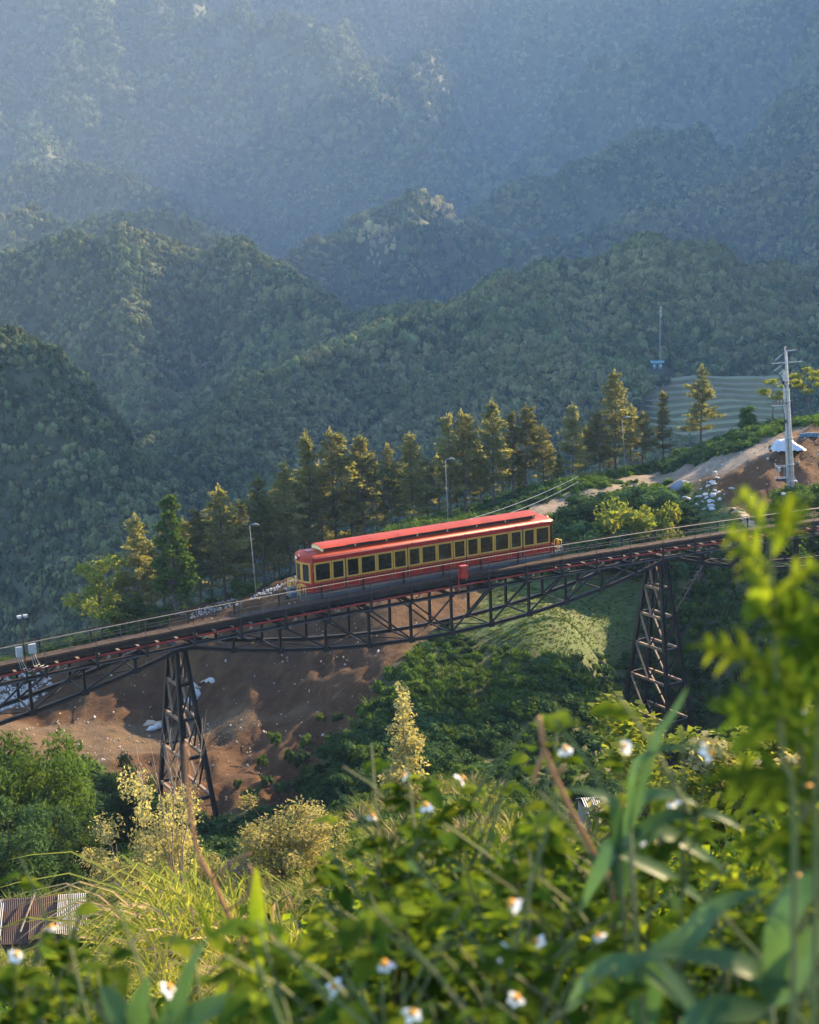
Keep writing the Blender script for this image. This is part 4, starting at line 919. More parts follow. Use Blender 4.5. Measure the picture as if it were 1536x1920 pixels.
srcs = [tuft_shrub(1, LM['deep']), tuft_shrub(2, LM['green']), tuft_shrub(3, LM['deep']), tuft_grass(4, LM['grass']), tuft_grass(5, LM['green']), tuft_shrub(6, LM['lime']), tuft_grass(7, LM['straw'], 30)]
def bare_at(x, y):
    r = np.hypot(x, y); t = np.arctan2(x, y); i = np.clip(np.searchsorted(rr, r), 0, len(rr)-1); j = np.clip(np.searchsorted(th, t), 0, len(th)-1)
    return BARE[i, j], K_TERR[i, j, 0]
def cover(name, n, r0, r1, a0, a1, lo, hi, pick, thin=.0, line=None):
    x, y = sector(n, r0, r1, a0, a1); z = gz(x, y); b, t = bare_at(x, y)
    k = (rng.random(n) > b*1.6) & (rng.random(n) > t*3) & (fbm(x/6, y/6, 3, 101) > -.25-rng.random(n)*.3+thin)
    x, y, z = x[k], y[k], z[k]; m_ = len(x); h = (lo+(hi-lo)*rng.random(m_)**2.0)*(1+.5*fbm(x/8, y/8, 2, 111))
    w_ = h*(.8+.5*rng.random(m_)); zone = fbm(x/12, y/12, 3, 121)+rng.normal(size=m_)*.12
    IDX = pick(zone, m_)
    if line:
        rr_ = np.hypot(x, y); L_ = np.array(line); u_, v_ = project(np.stack([x, y, z+h*.95], -1)); k = (v_ > np.interp(u_, L_[:, 0], L_[:, 1])) | (rr_ > 53); x, y, z, h, w_, IDX = x[k], y[k], z[k], h[k], w_[k], IDX[k]; m_ = len(x)
    instancer(name, np.stack([x, y, z-.04*h], 1), np.stack([w_, w_, h], 1), np.stack([rng.normal(size=m_)*.12, rng.normal(size=m_)*.12, rng.random(m_)*6.28], 1), IDX, srcs)
cover('gully_undergrowth', 44000, 84, 205, -20, 21, .45, 1.5, lambda zn, m_: np.where(zn > .12, rng.choice([1, 4, 1], m_), np.where(zn > -.1, rng.choice([0, 1, 4, 2], m_), rng.choice([0, 2], m_))))
cover('near_undergrowth', 9000, 8, 32, -23, 25, .25, .75, lambda zn, m_: np.where(zn > .1, rng.choice([3, 5, 6, 3], m_), rng.choice([1, 3, 4, 5, 0], m_)), line=[(-100, 1800), (180, 1790), (260, 1720), (600, 1690), (760, 1640), (1000, 1590), (1240, 1560), (1536, 1520)])
cover('hillside_undergrowth', 21000, 30, 86, -22, 24, .35, 1.6, lambda zn, m_: np.where(zn > .1, rng.choice([3, 5, 6, 3], m_), np.where(zn > -.12, rng.choice([1, 3, 4, 5], m_), rng.choice([0, 1, 2], m_))), line=[(-100, 1775), (165, 1770), (190, 1300), (1536, 1300)])
def lawn():
    n = 26000; x, y = sector(n, 108, 165, -2, 16); b, t = bare_at(x, y); k = rng.random(n) < t*(1-b)
    x, y = x[k], y[k]; z = gz(x, y); m_ = len(x); h = .05+.09*rng.random(m_)
    instancer('terrace_grass', np.stack([x, y, z-.02], 1), np.stack([h*3.5, h*3.5, h], 1), np.stack([0*h, 0*h, rng.random(m_)*6.28], 1), rng.choice([4, 3, 4], m_), srcs)
lawn()
# ------------------------------------------------------------------ things on the far hill
M_T = [M('terrace_young_rice', (.10, .118, .052), (.135, .135, .068), .05, .95), M('terrace_bare_soil', (.125, .108, .068), (.10, .095, .055), .05, .95), M('terrace_stubble', (.115, .118, .06), (.10, .11, .055), .05, .95)]
M_R = M('terrace_bank', (.10, .105, .052), (.125, .118, .064), .1, .95)
tc = far_at(1320, 775)
tf_ = empty('terraced_field', tc); tag(tf_, kind='structure')
us = np.linspace(1165, 1470, 17); NT = 11; rowz = []
base_ = [far_at(u, 842) for u in us]; back_ = [far_at(u, 716) for u in us]
y_lo = np.mean([p.y for p in base_]); y_hi = max(y_lo+90, np.mean([p.y for p in back_])); z_lo = np.mean([p.z for p in base_])-1; z_hi = np.mean([p.z for p in back_])+1.5
for k in range(NT):
    f0, f1 = k/NT, (k+1)/NT; z = z_lo+(z_hi-z_lo)*(k+1)/NT; m = MB(tc); lo = []; hi = []
    for j, u in enumerate(us):
        w_ = 5*math.sin(j*.55+k*.35)+2*math.sin(j*1.3+k)
        q0 = at(u, 775, y_lo+(y_hi-y_lo)*f0+w_); q1 = at(u, 775, y_lo+(y_hi-y_lo)*f1+5*math.sin(j*.55+(k+1)*.35)+2*math.sin(j*1.3+k+1)+2)
        lo.append(Vector((q0.x, q0.y, z))); hi.append(Vector((q1.x, q1.y, z)))
    m.sheet([lo, hi]); c = 0 if k < 7 else (1 if k % 2 or k > 10 else 2)
    t_ = m.build('terrace', M_T[c], tf_)
    m = MB(tc); m.sheet([[p-UZ*5-Vector((0, .6, 0)) for p in lo], lo]); m.build('bank', M_R, t_)
# hut and mast
h0 = far_at(1232, 694)
e = empty('mountain_hut', h0, 'small turquoise hut beside the thin mast on the far hill', 'hut')
b = 3.6; MB(h0).box(h0+UZ*1.2, (b, 3, 2.4)).build('wall', MT['turq'], e)
m = MB(h0); m.add([h0+Vector(q) for q in ((-2.8, -1.9, 2.41), (2.8, -1.9, 2.41), (2.8, 1.9, 2.41), (-2.8, 1.9, 2.41), (-2.8, 0, 3.3), (2.8, 0, 3.3))], [(0, 1, 5, 4), (2, 3, 4, 5), (0, 4, 3), (1, 2, 5), (0, 3, 2, 1)]); m.build('roof', MT['turq'], e)
for x in (-1.5, 1.3): MB(h0).box(h0+Vector((x, -1.53, 1.3)), (.9, .06, 1.0)).build('window', MT['white'], e)
MB(h0).box(h0+Vector((-.1, -1.53, 1.0)), (.8, .06, 1.9)).build('door', MT['dark'], e)
m0 = far_at(1238, 690); mt = at(1236, 575, m0.y); H = mt.z-m0.z
e = empty('radio_mast', m0, 'thin pale lattice mast rising above the turquoise hut', 'mast')
m = MB(m0)
for a in (0, 2.1, 4.2): m.tube([m0+Vector((math.cos(a)*.35, math.sin(a)*.35, -.5)), m0+Vector((math.cos(a)*.22, math.sin(a)*.22, H))], .045, 4)
m.build('lattice_legs', MT['galv'], e)
for k in range(14):
    z = H*(k+.5)/14; m = MB(m0)
    for a in (0, 2.1, 4.2): m.tube([m0+Vector((math.cos(a)*.3, math.sin(a)*.3, z)), m0+Vector((math.cos(a+2.1)*.3, math.sin(a+2.1)*.3, z+H/28))], .04, 4)
    m.build('lattice_brace', MT['galv'], e)
for z in (.985, .93, .86): MB(m0).box(m0+Vector((.3, -.4, H*z)), (.45, .3, 1.1)).build('antenna', MT['white'], e)

# ------------------------------------------------------------------ power pole, lamps, wires
pb = gpt(1490, 905, 142); pt = at(1473, 650, 142); PH = pt.z-pb.z; lean = Vector((pt.x-pb.x, 0, pt.z-pb.z))
pole = empty('power_pole', pb, 'tall twin concrete power pole with crossarms on the right dirt hill', 'power pole')
def pp(f, x=0, y=0, z=0): return pb+lean*f+Vector((x, y, z))
m = MB(pb); m.smooth = True; m.tube([pp(-.04), pp(.5), pp(1)], [.21, .175, .12], 10); m.build('shaft', MT['concrete'], pole)
m = MB(pb); m.smooth = True; m.tube([pp(-.04, -.40, .1), pp(.45, -.34, .1), pp(.86, -.27, .1)], [.22, .17, .12], 10); m.build('second_shaft', MT['concrete'], pole)
for f in (.80, .74, .68, .46, .30, .20): MB(pb).tube([pp(f, -.15, 0, -.05), pp(f, -.15, 0, .05)], .44 if f < .5 else .36, 10).build('band', MT['galv'], pole)
for f, a, b in ((.975, -.1, 1.1), (.905, -1.5, 1.6)):
    arm = MB(pb).bar(pp(f, a, -.2), pp(f, b, -.2, .12), .09).build('crossarm', MT['galv'], pole)
    for x in (a+.12, b-.1): MB(pb).tube([pp(f, x, -.2, .05), pp(f, x, -.2, .42)], [.07, .05], 6).build('insulator', MT['insul'], arm)
for (f0, x0), (f1, x1) in (((.975, -.1), (.92, -1.3)), ((.905, -.2), (.86, -1.5)), ((.88, -.1), (.84, -.95))):
    m = MB(pb); a, b = pp(f0, x0, -.25), pp(f1, x1, -.5)
    for k in range(6): q = a.lerp(b, .35+.1*k); m.tube([q, q+(b-a).normalized()*.07], .07, 6)
    st = m.build('insulator_string', MT['white'], pole); MB(pb).tube([a, b], .018, 4).build('rod', MT['galv'], st)
r_ = MB(pb).bar(pp(.655, -1.75, -.2), pp(.655, .1, -.2), .10).build('insulator_rack', MT['galv'], pole)
for k in range(5): MB(pb).tube([pp(.66, -1.6+.33*k, -.2), pp(.66, -1.6+.33*k, -.2, .55)], [.075, .05], 6).build('insulator', MT['insul'], r_)
m = MB(pb); m.tube([pp(.84, -.9, -.4), pp(.78, -.4, -.2), pp(.76, -.2, -.1)], .05, 5); m.tube([pp(.5, -.5), pp(.60, -.45), pp(.655, -.7)], .03, 5); m.build('jumper_cable', MT['dark'], pole)
for f, x in ((.79, -.45), (.77, .25), (.56, -.42)): MB(pb).box(pp(f, x, -.1), (.2, .2, .35)).build('fuse_box', MT['dark'], pole)
pc = pp(.235, -1.15, 0); MB(pb).bar(pp(.215, .3, 0), pc+Vector((.5, 0, -.3)), .12).build('platform_arm', MT['galv'], pole)
cg = MB(pb)
for x in (-.45, .45):
    for y in (-.4, .4): cg.bar(pc+Vector((x, y, -.25)), pc+Vector((x, y, .95)), .06)
for z in (-.25, .95):
    for y in (-.4, .4): cg.bar(pc+Vector((-.45, y, z)), pc+Vector((.45, y, z)), .06)
    for x in (-.45, .45): cg.bar(pc+Vector((x, -.4, z)), pc+Vector((x, .4, z)), .06)
cgo = cg.build('platform_cage', MT['galv'], pole)
for x in (-.25, .22): MB(pb).box(pc+Vector((x, 0, -.42)), (.34, .4, .3)).build('transformer_box', MT['dark'], cgo)
MB(pb).box(pc+Vector((-.25, -.2, .65)), (.3, .2, .42)).build('meter', MT['white'], cgo)
# overhead cables from the pole down to the left street lamp
def cable(a, b, sag, lab):
    m = MB(a); m.tube([Vector(a).lerp(Vector(b), k/16)-UZ*sag*4*(k/16)*(1-k/16) for k in range(17)], .022, 4, cap=False); o = m.build('overhead_cable', MT['galv'])
    tag(o, lab, 'cable', 'cables along the road')
lampA = gpt(841, 985, 146)
cable(at(1085, 893, 158), at(835, 985, 146), .5, 'upper thin grey cable sloping down behind the carriage roof')
cable(at(1085, 903, 157), at(850, 992, 145), .6, 'lower thin grey cable sloping down behind the carriage roof')
for u0, v0, u1, v1, Y, lab in ((835, 862, 841, 990, 146, 'slim grey street lamp behind the middle of the carriage roof'), (468, 985, 480, 1100, 136, 'slim grey street lamp left of the carriage in front of the conifers'), (1166, 784, 1174, 900, 170, 'pale street lamp among the conifers near the right end')):
    b = gpt(u1, v1, Y); t = at(u0, v0, Y); e = empty('street_lamp', b, lab, 'street lamp', 'street lamps along the road'); H = t.z-b.z; dx = t.x-b.x
    m = MB(b); m.smooth = True; m.tube([b-UZ*.2, b+Vector((dx*.5, 0, H*.5)), b+Vector((dx, 0, H))], [.04, .034, .024], 8); m.build('post', MT['lampgrey'], e)
    m = MB(b); m.tube([b+Vector((dx, 0, H-.05)), b+Vector((dx+.25, -.1, H+.12)), b+Vector((dx+.5, -.2, H+.12))], .035, 6); m.build('arm', MT['lampgrey'], e)
    m = MB(b); m.smooth = True; m.tube([b+Vector((dx+.35, -.15, H+.12)), b+Vector((dx+.6, -.22, H+.13)), b+Vector((dx+.95, -.35, H+.10))], [.06, .15, .05], 8); m.build('lamp_head', MT['lampgrey'], e)
# tarp covered heap behind the pole, blue crates, gravel mound
tp = gpt(1478, 822, 153); m = MB(tp); m.smooth = True; NXg, NYg = 15, 9; rows = []
for j in range(NYg):
    row = []
    for i in range(NXg):
        x = (i/(NXg-1)-.5)*3.3; y = (j/(NYg-1)-.5)*1.9; q = max(abs(x)/1.65, abs(y)/.95)
        h = max(0, 1-q**5)*(1.2 if x < .2 else max(.42, 1.2-.75*(x-.2)))+.07*math.sin(i*2.3+j*1.7)+(.18*(q < .9)*math.sin(i*1.1)*.5)
        row.append(tp+Vector((x*(1+.08*(q > .95)), y, max(h, -.1)+.1)))
    rows.append(row)
m.sheet(rows); tag(m.build('tarpaulin', M('white_plastic_tarp', (.36, .385, .43), (.28, .30, .35), 1.2, .45, 0, .3, 3)), 'crumpled white tarpaulin draped over a heap beside the power pole', 'tarpaulin')
for k in range(7):
    p = gpt(1502+6.2*k, 828, 156); m = MB(p); m.box(p+UZ*.22, (.30, .26, .42)); m.box(p+UZ*.45, (.33, .29, .05)); tag(m.build('blue_tub', M('blue_plastic', (.07, .13, .20), (.05, .09, .14), 2, .6) if k == 0 else bpy.data.materials['blue_plastic']), 'small blue grey tub, %s from the left in the row on the dirt hill' % ordn(k), 'tub', 'blue tubs beyond the tarpaulin')
gm = gpt(1279, 915, 153.5); V, F = lump((0, 0, 0), (1.45, 1.0, .95), 18, 10, .08, 3); V[:, 2] = np.maximum(V[:, 2]*(1-.35*np.hypot(V[:, 0]/1.45, V[:, 1])), -.1)
o = link('gravel_mound', mesh_mat('gravel_mound', (V, F), M('blue_grey_gravel', (.14, .16, .20), (.20, .22, .26), 9, .95, 0, .8, 25), True), loc=gm); tag(o, 'low mound of blue grey gravel beside the dirt road', 'gravel mound')
# rocks
M_W = M('white_limestone', (.40, .395, .39), (.27, .26, .25), 2.5, .9, 0, .5, 6); M_B = M('tan_flagstone', (.36, .27, .19), (.26, .19, .13), 2, .9, 0, .5, 6); M_G = M('grey_boulder_stone', (.24, .22, .20), (.14, .13, .12), 4, .95, 0, .8, 9)
def rock_mesh(seed, mat, sq=.7):
    V, F = lump((0, 0, 0), (1, .8, sq), 7, 5, .32, seed); V[:, 2] = np.clip(V[:, 2], -sq*.6, sq*.72); return mesh_mat('rock', (V, F), mat)
RW = [rock_mesh(s, M_W) for s in (3, 8, 14, 21)]; RB = [rock_mesh(s, M_B, .35) for s in (5, 9, 17)]; RG = [rock_mesh(s, M_G) for s in (6, 12)]
def rocks(name, meshes, spots, size, label, cat, group, mixed=None):
    um_ = sum(q[0] for q in spots)/len(spots)
    for i, (u, v, Y) in enumerate(spots):
        p = gpt(u, v, Y); s_ = size*(.5+.9*((i*61) % 17)/17); ms = meshes if mixed is None or i % 3 else mixed
        o = link(name, ms[i % len(ms)], loc=p+UZ*s_*.25); o.scale = (s_*1.1, s_, s_*(.7+.5*((i*7) % 5)/5)); o.rotation_euler = (((i*5) % 7-3)*.15, ((i*3) % 7-3)*.15, i*1.7); tag(o, ('large ' if s_ > size*1.05 else ('small ' if s_ < size*.75 else 'middling '))+label+('' if name not in ('white_rock', 'block', 'flat_stone') else (', left part' if u < um_-7 else (', right part' if u > um_+7 else ', centre'))), cat, group)
rs = np.random.default_rng(12)
rocks('white_rock', RW, [(1328+rs.normal()*11, 908+rs.normal()*8, 149+rs.normal()*2.0) for _ in range(34)], .30, 'white rock chunk in the heap beside the gravel mound', 'rock', 'white rock heap at the dirt hill')
rocks('white_rock', RW, [(1238+22*k, 925+rs.normal()*4, 150) for k in range(3)]+[(1372, 905, 148), (1360, 912, 147), (1290, 930, 149), (1350, 926, 146.5)], .28, 'stray white rock on the grass below the dirt hill', 'rock', 'stray white rocks')
rocks('flat_stone', RB, [(1372+2.7*k+rs.normal()*4, 935+2.7*k+rs.normal()*4, 143.5-.32*k) for k in range(18)], .5, 'tan flat stone at the foot of the dirt hill', 'stone', 'tan stones at the dirt hill foot')
rocks('block', RW, [(352+rs.random()*48, 1300+rs.random()*26, 125.3+rs.normal()*.7) for _ in range(12)]+[(275+rs.random()*32, 1334+rs.random()*16, 121.8+rs.normal()*.5) for _ in range(9)], .48, 'white broken rock block on the dirt flat behind the left pier', 'rock', 'rock blocks behind the left pier', RB)
rocks('boulder', RG, [(525, 1800, 11.5), (560, 1815, 11.5), (600, 1790, 12.5), (640, 1810, 12), (575, 1835, 11)], .28, 'grey pitted boulder half hidden behind the flowering weeds', 'boulder', 'boulders behind the foreground weeds')
srocks = [rock_mesh(31, M_W), rock_mesh(32, M_B, .6), rock_mesh(33, M_W)]
def rubble(name, n, poly, Y0, Y1, lo, hi, pick):
    a0 = min(p[0] for p in poly); a1 = max(p[0] for p in poly); x, y = sector(n, Y0, Y1, math.degrees(math.atan((a0-768)/FPX))-2, math.degrees(math.atan((a1-768)/FPX))+2); z = gz(x, y)
    u, v = project(np.stack([x, y, z], -1)); k = in_poly(u, v, poly); x, y, z = x[k], y[k], z[k]; m_ = len(x); s_ = lo+(hi-lo)*rng.random(m_)**3
    instancer(name, np.stack([x, y, z+s_*.2], 1), np.stack([s_, s_, s_*.8], 1), rng.random((m_, 3))*3, rng.choice(pick, m_), srocks)
rubble('white_rubble', 9000, [(-60, 1262), (70, 1255), (110, 1268), (90, 1300), (40, 1330), (-60, 1345)], 118, 140, .08, .30, [0, 2, 0, 1])
rubble('white_rubble', 11000, [(330, 1150), (420, 1108), (520, 1078), (640, 1055), (640, 1075), (560, 1100), (470, 1128), (360, 1160)], 122, 146, .05, .18, [0, 2, 0, 1])
rubble('dirt_stones', 2600, P_DIRT, 96, 146, .03, .17, [0, 1, 1, 2, 1])
rubble('dirt_stones', 2600, P_HILL, 130, 190, .03, .22, [0, 1, 1])
# stair with railing on the right slope
so_ = gpt(1300, 1110, 136)
st = empty('hillside_stair', so_, 'brown stepped path with slatted railing climbing the slope behind the right pier', 'stair')
A_, B_ = gpt(1252, 1150, 132), gpt(1355, 1075, 139); NS_ = 22
for k in range(NS_):
    p = A_.lerp(B_, k/(NS_-1)); g = max(p.z, ground(p.x, p.y))+.1; d = (B_-A_); d.z = 0; d.normalize(); n_ = Vector((d.y, -d.x, 0))
    c = Vector((p.x, p.y, g)); MB(so_).box(c, ((B_-A_).length/NS_*.96, 1.1, .3), (d, n_, UZ)).build('step', MT['tie'], st)
    MB(so_).bar(c+n_*.55, c+n_*.55+UZ*1.0, .09).build('baluster', BARK, st)
    if k: MB(so_).bar(prev_+n_*.55+UZ*1.0, c+n_*.55+UZ*1.0, .08).build('handrail', MT['tie'], st)
    prev_ = c
# ------------------------------------------------------------------ sheds and fences below the bridge
M_C = [M('rusty_corrugated_iron', (.13, .075, .052), (.085, .052, .04), 1.5, .8, .1, .2, 6), M('grey_corrugated_iron', (.17, .17, .175), (.11, .11, .115), 1.5, .6, .2), M('weathered_boards', (.26, .22, .18), (.17, .14, .115), 2, .9, 0, .4, 9)]
def corr(m, a, b, c, amp=.014, n=30):     # corrugated sheet: origin a, across b, down c
    a, b, c = Vector(a), Vector(b), Vector(c); nn = b.cross(c).normalized(); rows = []
    for t in (0, 1): rows.append([a+b*(k/n)+c*t+nn*(amp*(1 if k % 2 else -1)) for k in range(n+1)])
    m.sheet(rows); m.sheet([[p-nn*.012 for p in r_[::-1]] for r_ in rows]); return m
def shed(u, v, Y, L, D, hgt, label, mats, slope, name='shed'):
    o = gpt(u, v, Y); t = at(u, v, Y); top = max(t.z, o.z+.8); e = empty(name, o, label, 'shed')
    X = Vector((1, .15, 0)).normalized(); Yv = Vector((-.15, 1, 0)).normalized(); n = len(mats)
    for i, mm in enumerate(mats):
        a = o+X*(-L/2+L*i/n); a.z = top-.05*i; dn = -Yv*D-UZ*slope*(1+.15*((i*3) % 4-1.5))
        corr(MB(o), a+UZ*.03*i+Yv*.1, X*(L/n*1.06)-UZ*.05, dn).build('roof_sheet', mm, e)
        dn2 = Yv*D*.8-UZ*slope; corr(MB(o), a+UZ*(.03*i+.01)+Yv*.12, X*(L/n*1.06)-UZ*.05, dn2).build('roof_sheet', mm, e)
    for s1 in (-1, 1): MB(o).box(Vector((o.x, o.y, 0))+X*s1*L*.45+UZ*(o.z+(top-slope-o.z)/2), (.12, D*1.5, max(.3, top-slope-o.z)), (X, Yv, UZ)).build('wall', M_C[2], e)
    MB(o).box(Vector((o.x, o.y, 0))-Yv*D*.78+UZ*(o.z+(top-slope-o.z)/2-.1), (L*.9, .1, max(.3, top-slope-o.z-.1)), (X, Yv, UZ)).build('wall', M_C[2], e)
    for k in range(3):
        q = o+X*(-L*.4+L*.33*k); q.z = top+.08; MB(o).bar(q-Yv*D*.9-UZ*(slope*.9-.03), q+Yv*.1+X*.4+UZ*.02, .04).build('batten', PALE, e)
    return e
shed(58, 1682, 45, 3.6, 1.5, 1.5, 'low shed with patched rusty and grey corrugated roof at lower left', [M_C[1], M_C[0], M_C[0], M_C[1]], .75)
shed(775, 1575, 60, 2.4, 1.2, 1.2, 'small shed with blue grey corrugated roof behind the slender tree foot', [M_C[1], M_C[1]], .5)
shed(1150, 1492, 70, 3.4, 1.5, 1.2, 'half hidden grey roofed shed in the dark gully near the right pier', [M_C[1], M_C[0]], .55)
# board screen behind the golden shrub
o = gpt(460, 1640, 50); e = empty('board_screen', o, 'leaning grey wooden boards behind the golden shrubs', 'fence')
tz = at(460, 1612, 50).z
for k in range(8): 
    a = o+Vector((-.55+.15*k, .05*(k % 2), -.3)); MB(o).bar(a, Vector((a.x+.03*((k*5) % 3-1), a.y, max(tz, o.z+1.2)-.12*((k*3) % 4))), .13, .03, up=(0, 1, 0)).build('board', M_C[2], e)
# teal sheet fence at right, with climbing vine
o = gpt(1400, 1560, 27); tz = at(1400, 1462, 27).z; e = empty('sheet_fence', o, 'teal corrugated metal fence half hidden by vines at right', 'fence')
X = Vector((.97, .22, 0))
for k in range(7):
    a = o+X*(-.38+.34*k); a.z = tz-.02*(k % 3); corr(MB(o), a, X*.33, Vector((0, 0, -(tz-o.z)-.5)), .02, 8).build('panel', MT['teal'], e)
for k in range(3):
    a = o+X*(-.36+1.0*k)+Vector((-.05, .08, 0)); MB(o).bar(Vector((a.x, a.y, o.z-.5)), Vector((a.x, a.y, tz+.05)), .06).build('post', MT['galv'], e)
B_vine = leafy(51, 2, [(rs.normal()*.75, rs.normal()*.3, .9+rs.random()*1.0, .32, .24) for _ in range(18)], .115, LM['golden'], 120, BARK, .8, flat=.5, asp=.8, shell=.2, r0=.02)
B_vine2 = leafy(52, 2, [(rs.normal()*.8, rs.normal()*.3, .8+rs.random()*1.1, .34, .26) for _ in range(20)], .11, LM['lime'], 130, BARK, .8, flat=.5, asp=.8, shell=.2, r0=.02)
for u, v, Y, pr, w_, lab in ((1300, 1412, 25, B_vine2, 1.2, 'sunlit vine tangle left of the teal fence'), (1380, 1398, 24, B_vine, 1.1, 'golden vine leaves climbing over the teal fence'), (1470, 1400, 25.5, B_vine2, 1.2, 'leafy lime vine right of the teal fence'), (1250, 1470, 26, B_vine, 1.0, 'low golden vine at the left foot of the teal fence'), (1340, 1465, 23, B_vine2, .9, 'small bright vine in front of the teal fence')):
    single('climbing_vine', pr, u, v, Y, lab, 'vine', 'vines around the teal fence', w_, minh=1.0)
q = gpt(784, 1600, 30); t = at(784, 1582, 30); e = empty('marker_post', q, 'thin dark marker post with white cap below the slender tree', 'post')
H = max(.6, t.z-q.z); MB(q).tube([q, q+UZ*H], .03, 6).build('shaft', MT['steel'], e); MB(q).tube([q+UZ*(H-.02), q+UZ*(H+.16)], .045, 6).build('cap', MT['white'], e)
# puddle on the dirt flat
pd = at(25, 1383, 114.5); zz = ground(pd.x, pd.y)
# ------------------------------------------------------------------ sunlit reeds on the near slope
def ribbon(m, pts, w, fold=.25, prof=None):
    pts = [Vector(p) for p in pts]; n = len(pts); L_, C_, R_ = [], [], []
    for i, p in enumerate(pts):
        t = i/(n-1); d = (pts[min(i+1, n-1)]-pts[max(i-1, 0)]).normalized(); s_ = d.cross(Vector((0, -.5, 1)))
        if s_.length < .1: s_ = d.cross(Vector((0, 1, 0)))
        s_.normalize(); nn = s_.cross(d); k = prof(t) if prof else min(1, .35+2.2*t)*(1-t**2.6)
        L_.append(p+s_*w*k+nn*w*k*fold); C_.append(p); R_.append(p-s_*w*k+nn*w*k*fold)
    m.sheet([L_, C_, R_]); return m
def spline(P, n=11):
    P = [Vector(p) for p in P]; out = []
    if len(P) == 2: return [P[0].lerp(P[1], k/(n-1)) for k in range(n)]
    for k in range(n):
        t = k/(n-1)*(len(P)-1); i = min(int(t), len(P)-2); f = t-i
        a, b, c, d = P[max(i-1, 0)], P[i], P[i+1], P[min(i+2, len(P)-1)]
        out.append(.5*((2*b)+(c-a)*f+(2*a-5*b+4*c-d)*f*f+(3*b-a-3*c+d)*f**3))
    return out
def reed_proto(seed):
    rs = np.random.default_rng(seed); ms = []
    for j in range(3):
        m = MB(); m.smooth = True
        for k in range(34):
            a = rs.random()*6.28; b = .25*math.sqrt(rs.random()); h = .8+.75*rs.random(); o = Vector((math.cos(a)*b, math.sin(a)*b, 0)); d = Vector((-.36+rs.normal()*.34, rs.normal()*.30, 0))*h
            ribbon(m, spline([o, o+d*.22+Vector((0, 0, h*.55)), o+d*.65+Vector((0, 0, h*.93)), o+d*1.15+Vector((0, 0, h*(.80-.2*rs.random())))], 8), .011+.008*rs.random())
        me = bpy.data.meshes.new('blades'); me.from_pydata(m.v, [], m.f); me.materials.append(LM[('reed', 'reed', 'straw')[j]]); ms.append(me)
    return ms
REED = [reed_proto(61), reed_proto(62), reed_proto(63)]
RP = [(345, 1690, 15), (365, 1672, 15.5), (420, 1680, 14.5), (460, 1700, 14), (325, 1755, 14), (345, 1735, 13.5), (405, 1745, 13.5), (455, 1770, 13), (320, 1800, 12.5), (390, 1810, 12.5), (500, 1790, 12.5), (300, 1840, 12), (560, 1745, 13.5), (450, 1850, 11.5)]
for i, (u, v, Y) in enumerate(sorted(RP)):
    p = gpt(u, v, Y); t = at(u, v, Y); h = min(2.2, max(.7, t.z-p.z)); e = empty('reed_clump', p, 'yellow green sunlit reed clump on the near slope, %s from the left' % ordn(i), 'reeds', 'sunlit reeds'); e.scale = (h/1.25,)*3; e.rotation_euler.z = random.uniform(-.4, .4)
    for me in REED[i % 3][:2]: link('blades', me, parent=e)
    if i % 2 and u > 300: link('dry_stalks', REED[i % 3][2], parent=e)
# ------------------------------------------------------------------ flowering weeds in front of the camera
LM.update(
    w1=leafmat('weed_leaf_bright', (.085, .140, .014), (.165, .195, .020), 14, .55, (1.2, 1.15, .5), rnd=.35),
    w2=leafmat('weed_leaf_mid', (.036, .074, .010), (.070, .108, .014), 14, .5, (1.2, 1.15, .5), rnd=.4, gloss=.0),
    w3=leafmat('blade_leaf', (.036, .080, .028), (.062, .108, .036), 12, .4, (1.05, 1.15, .6), rnd=.25, gloss=.015))
STEM = M('weed_stem', (.060, .090, .024), (.085, .080, .030), 20, .8); STEMR = M('reddish_stem', (.26, .12, .055), (.20, .10, .05), 20, .8)
PETAL = leafmat('white_petal', (.80, .80, .78), (.72, .72, .68), 30, .35, rnd=.06); DISC = M('orange_flower_disc', (.62, .30, .03), (.45, .18, .02), 300, .8)
def leaf_mesh(L, W, mat, n=6, bend=.25, teeth=.12):
    V = []; F = []
    for i in range(n+1):
        t = i/n; w_ = W*math.sin(math.pi*min(1, t*.92+.04)**.75)*(1+teeth*(i % 2)); z = -bend*L*t*t
        V += [(-w_, t*L, z+.30*w_), (0, t*L, z), (w_, t*L, z+.30*w_)]
    for i in range(n): F += [(3*i, 3*i+1, 3*i+4, 3*i+3), (3*i+1, 3*i+2, 3*i+5, 3*i+4)]
    return mesh_mat('leaf', (np.array(V), np.array(F)), mat, True)
LEAFM = [leaf_mesh(.030, .0100, LM['w1']), leaf_mesh(.036, .0115, LM['w2'], bend=.4), leaf_mesh(.026, .0092, LM['w1'], bend=.1), leaf_mesh(.038, .012, LM['w2'], bend=.5)]
def petal_mesh():
    V = []; F = []; n = 5
    for i in range(n+1):
        t = i/n; w_ = .0062*math.sin(math.pi*(.12+.80*t))**.7; V += [(-w_, .0025+t*.0135, -.002*t), (0, .0025+t*.0145, .0008-.002*t), (w_, .0025+t*.0135, -.002*t)]
    for i in range(n): F += [(3*i, 3*i+1, 3*i+4, 3*i+3), (3*i+1, 3*i+2, 3*i+5, 3*i+4)]
    return mesh_mat('petal', (np.array(V), np.array(F)), PETAL, True)
PET = petal_mesh(); V, F = lump((0, 0, .001), (.0062, .0062, .0055), 9, 6, .12, 4); DSC = mesh_mat('disc', (V, F), DISC, True)
def look(d, roll=0.): return Vector(d).to_track_quat('Y', 'Z').to_matrix().to_4x4()@Matrix.Rotation(roll, 4, 'Y')
def sub(name, me, parent, M4):
    o = bpy.data.objects.new(name, me); col.objects.link(o); o.parent = parent; o.matrix_local = M4; return o
rw = random.Random(21)
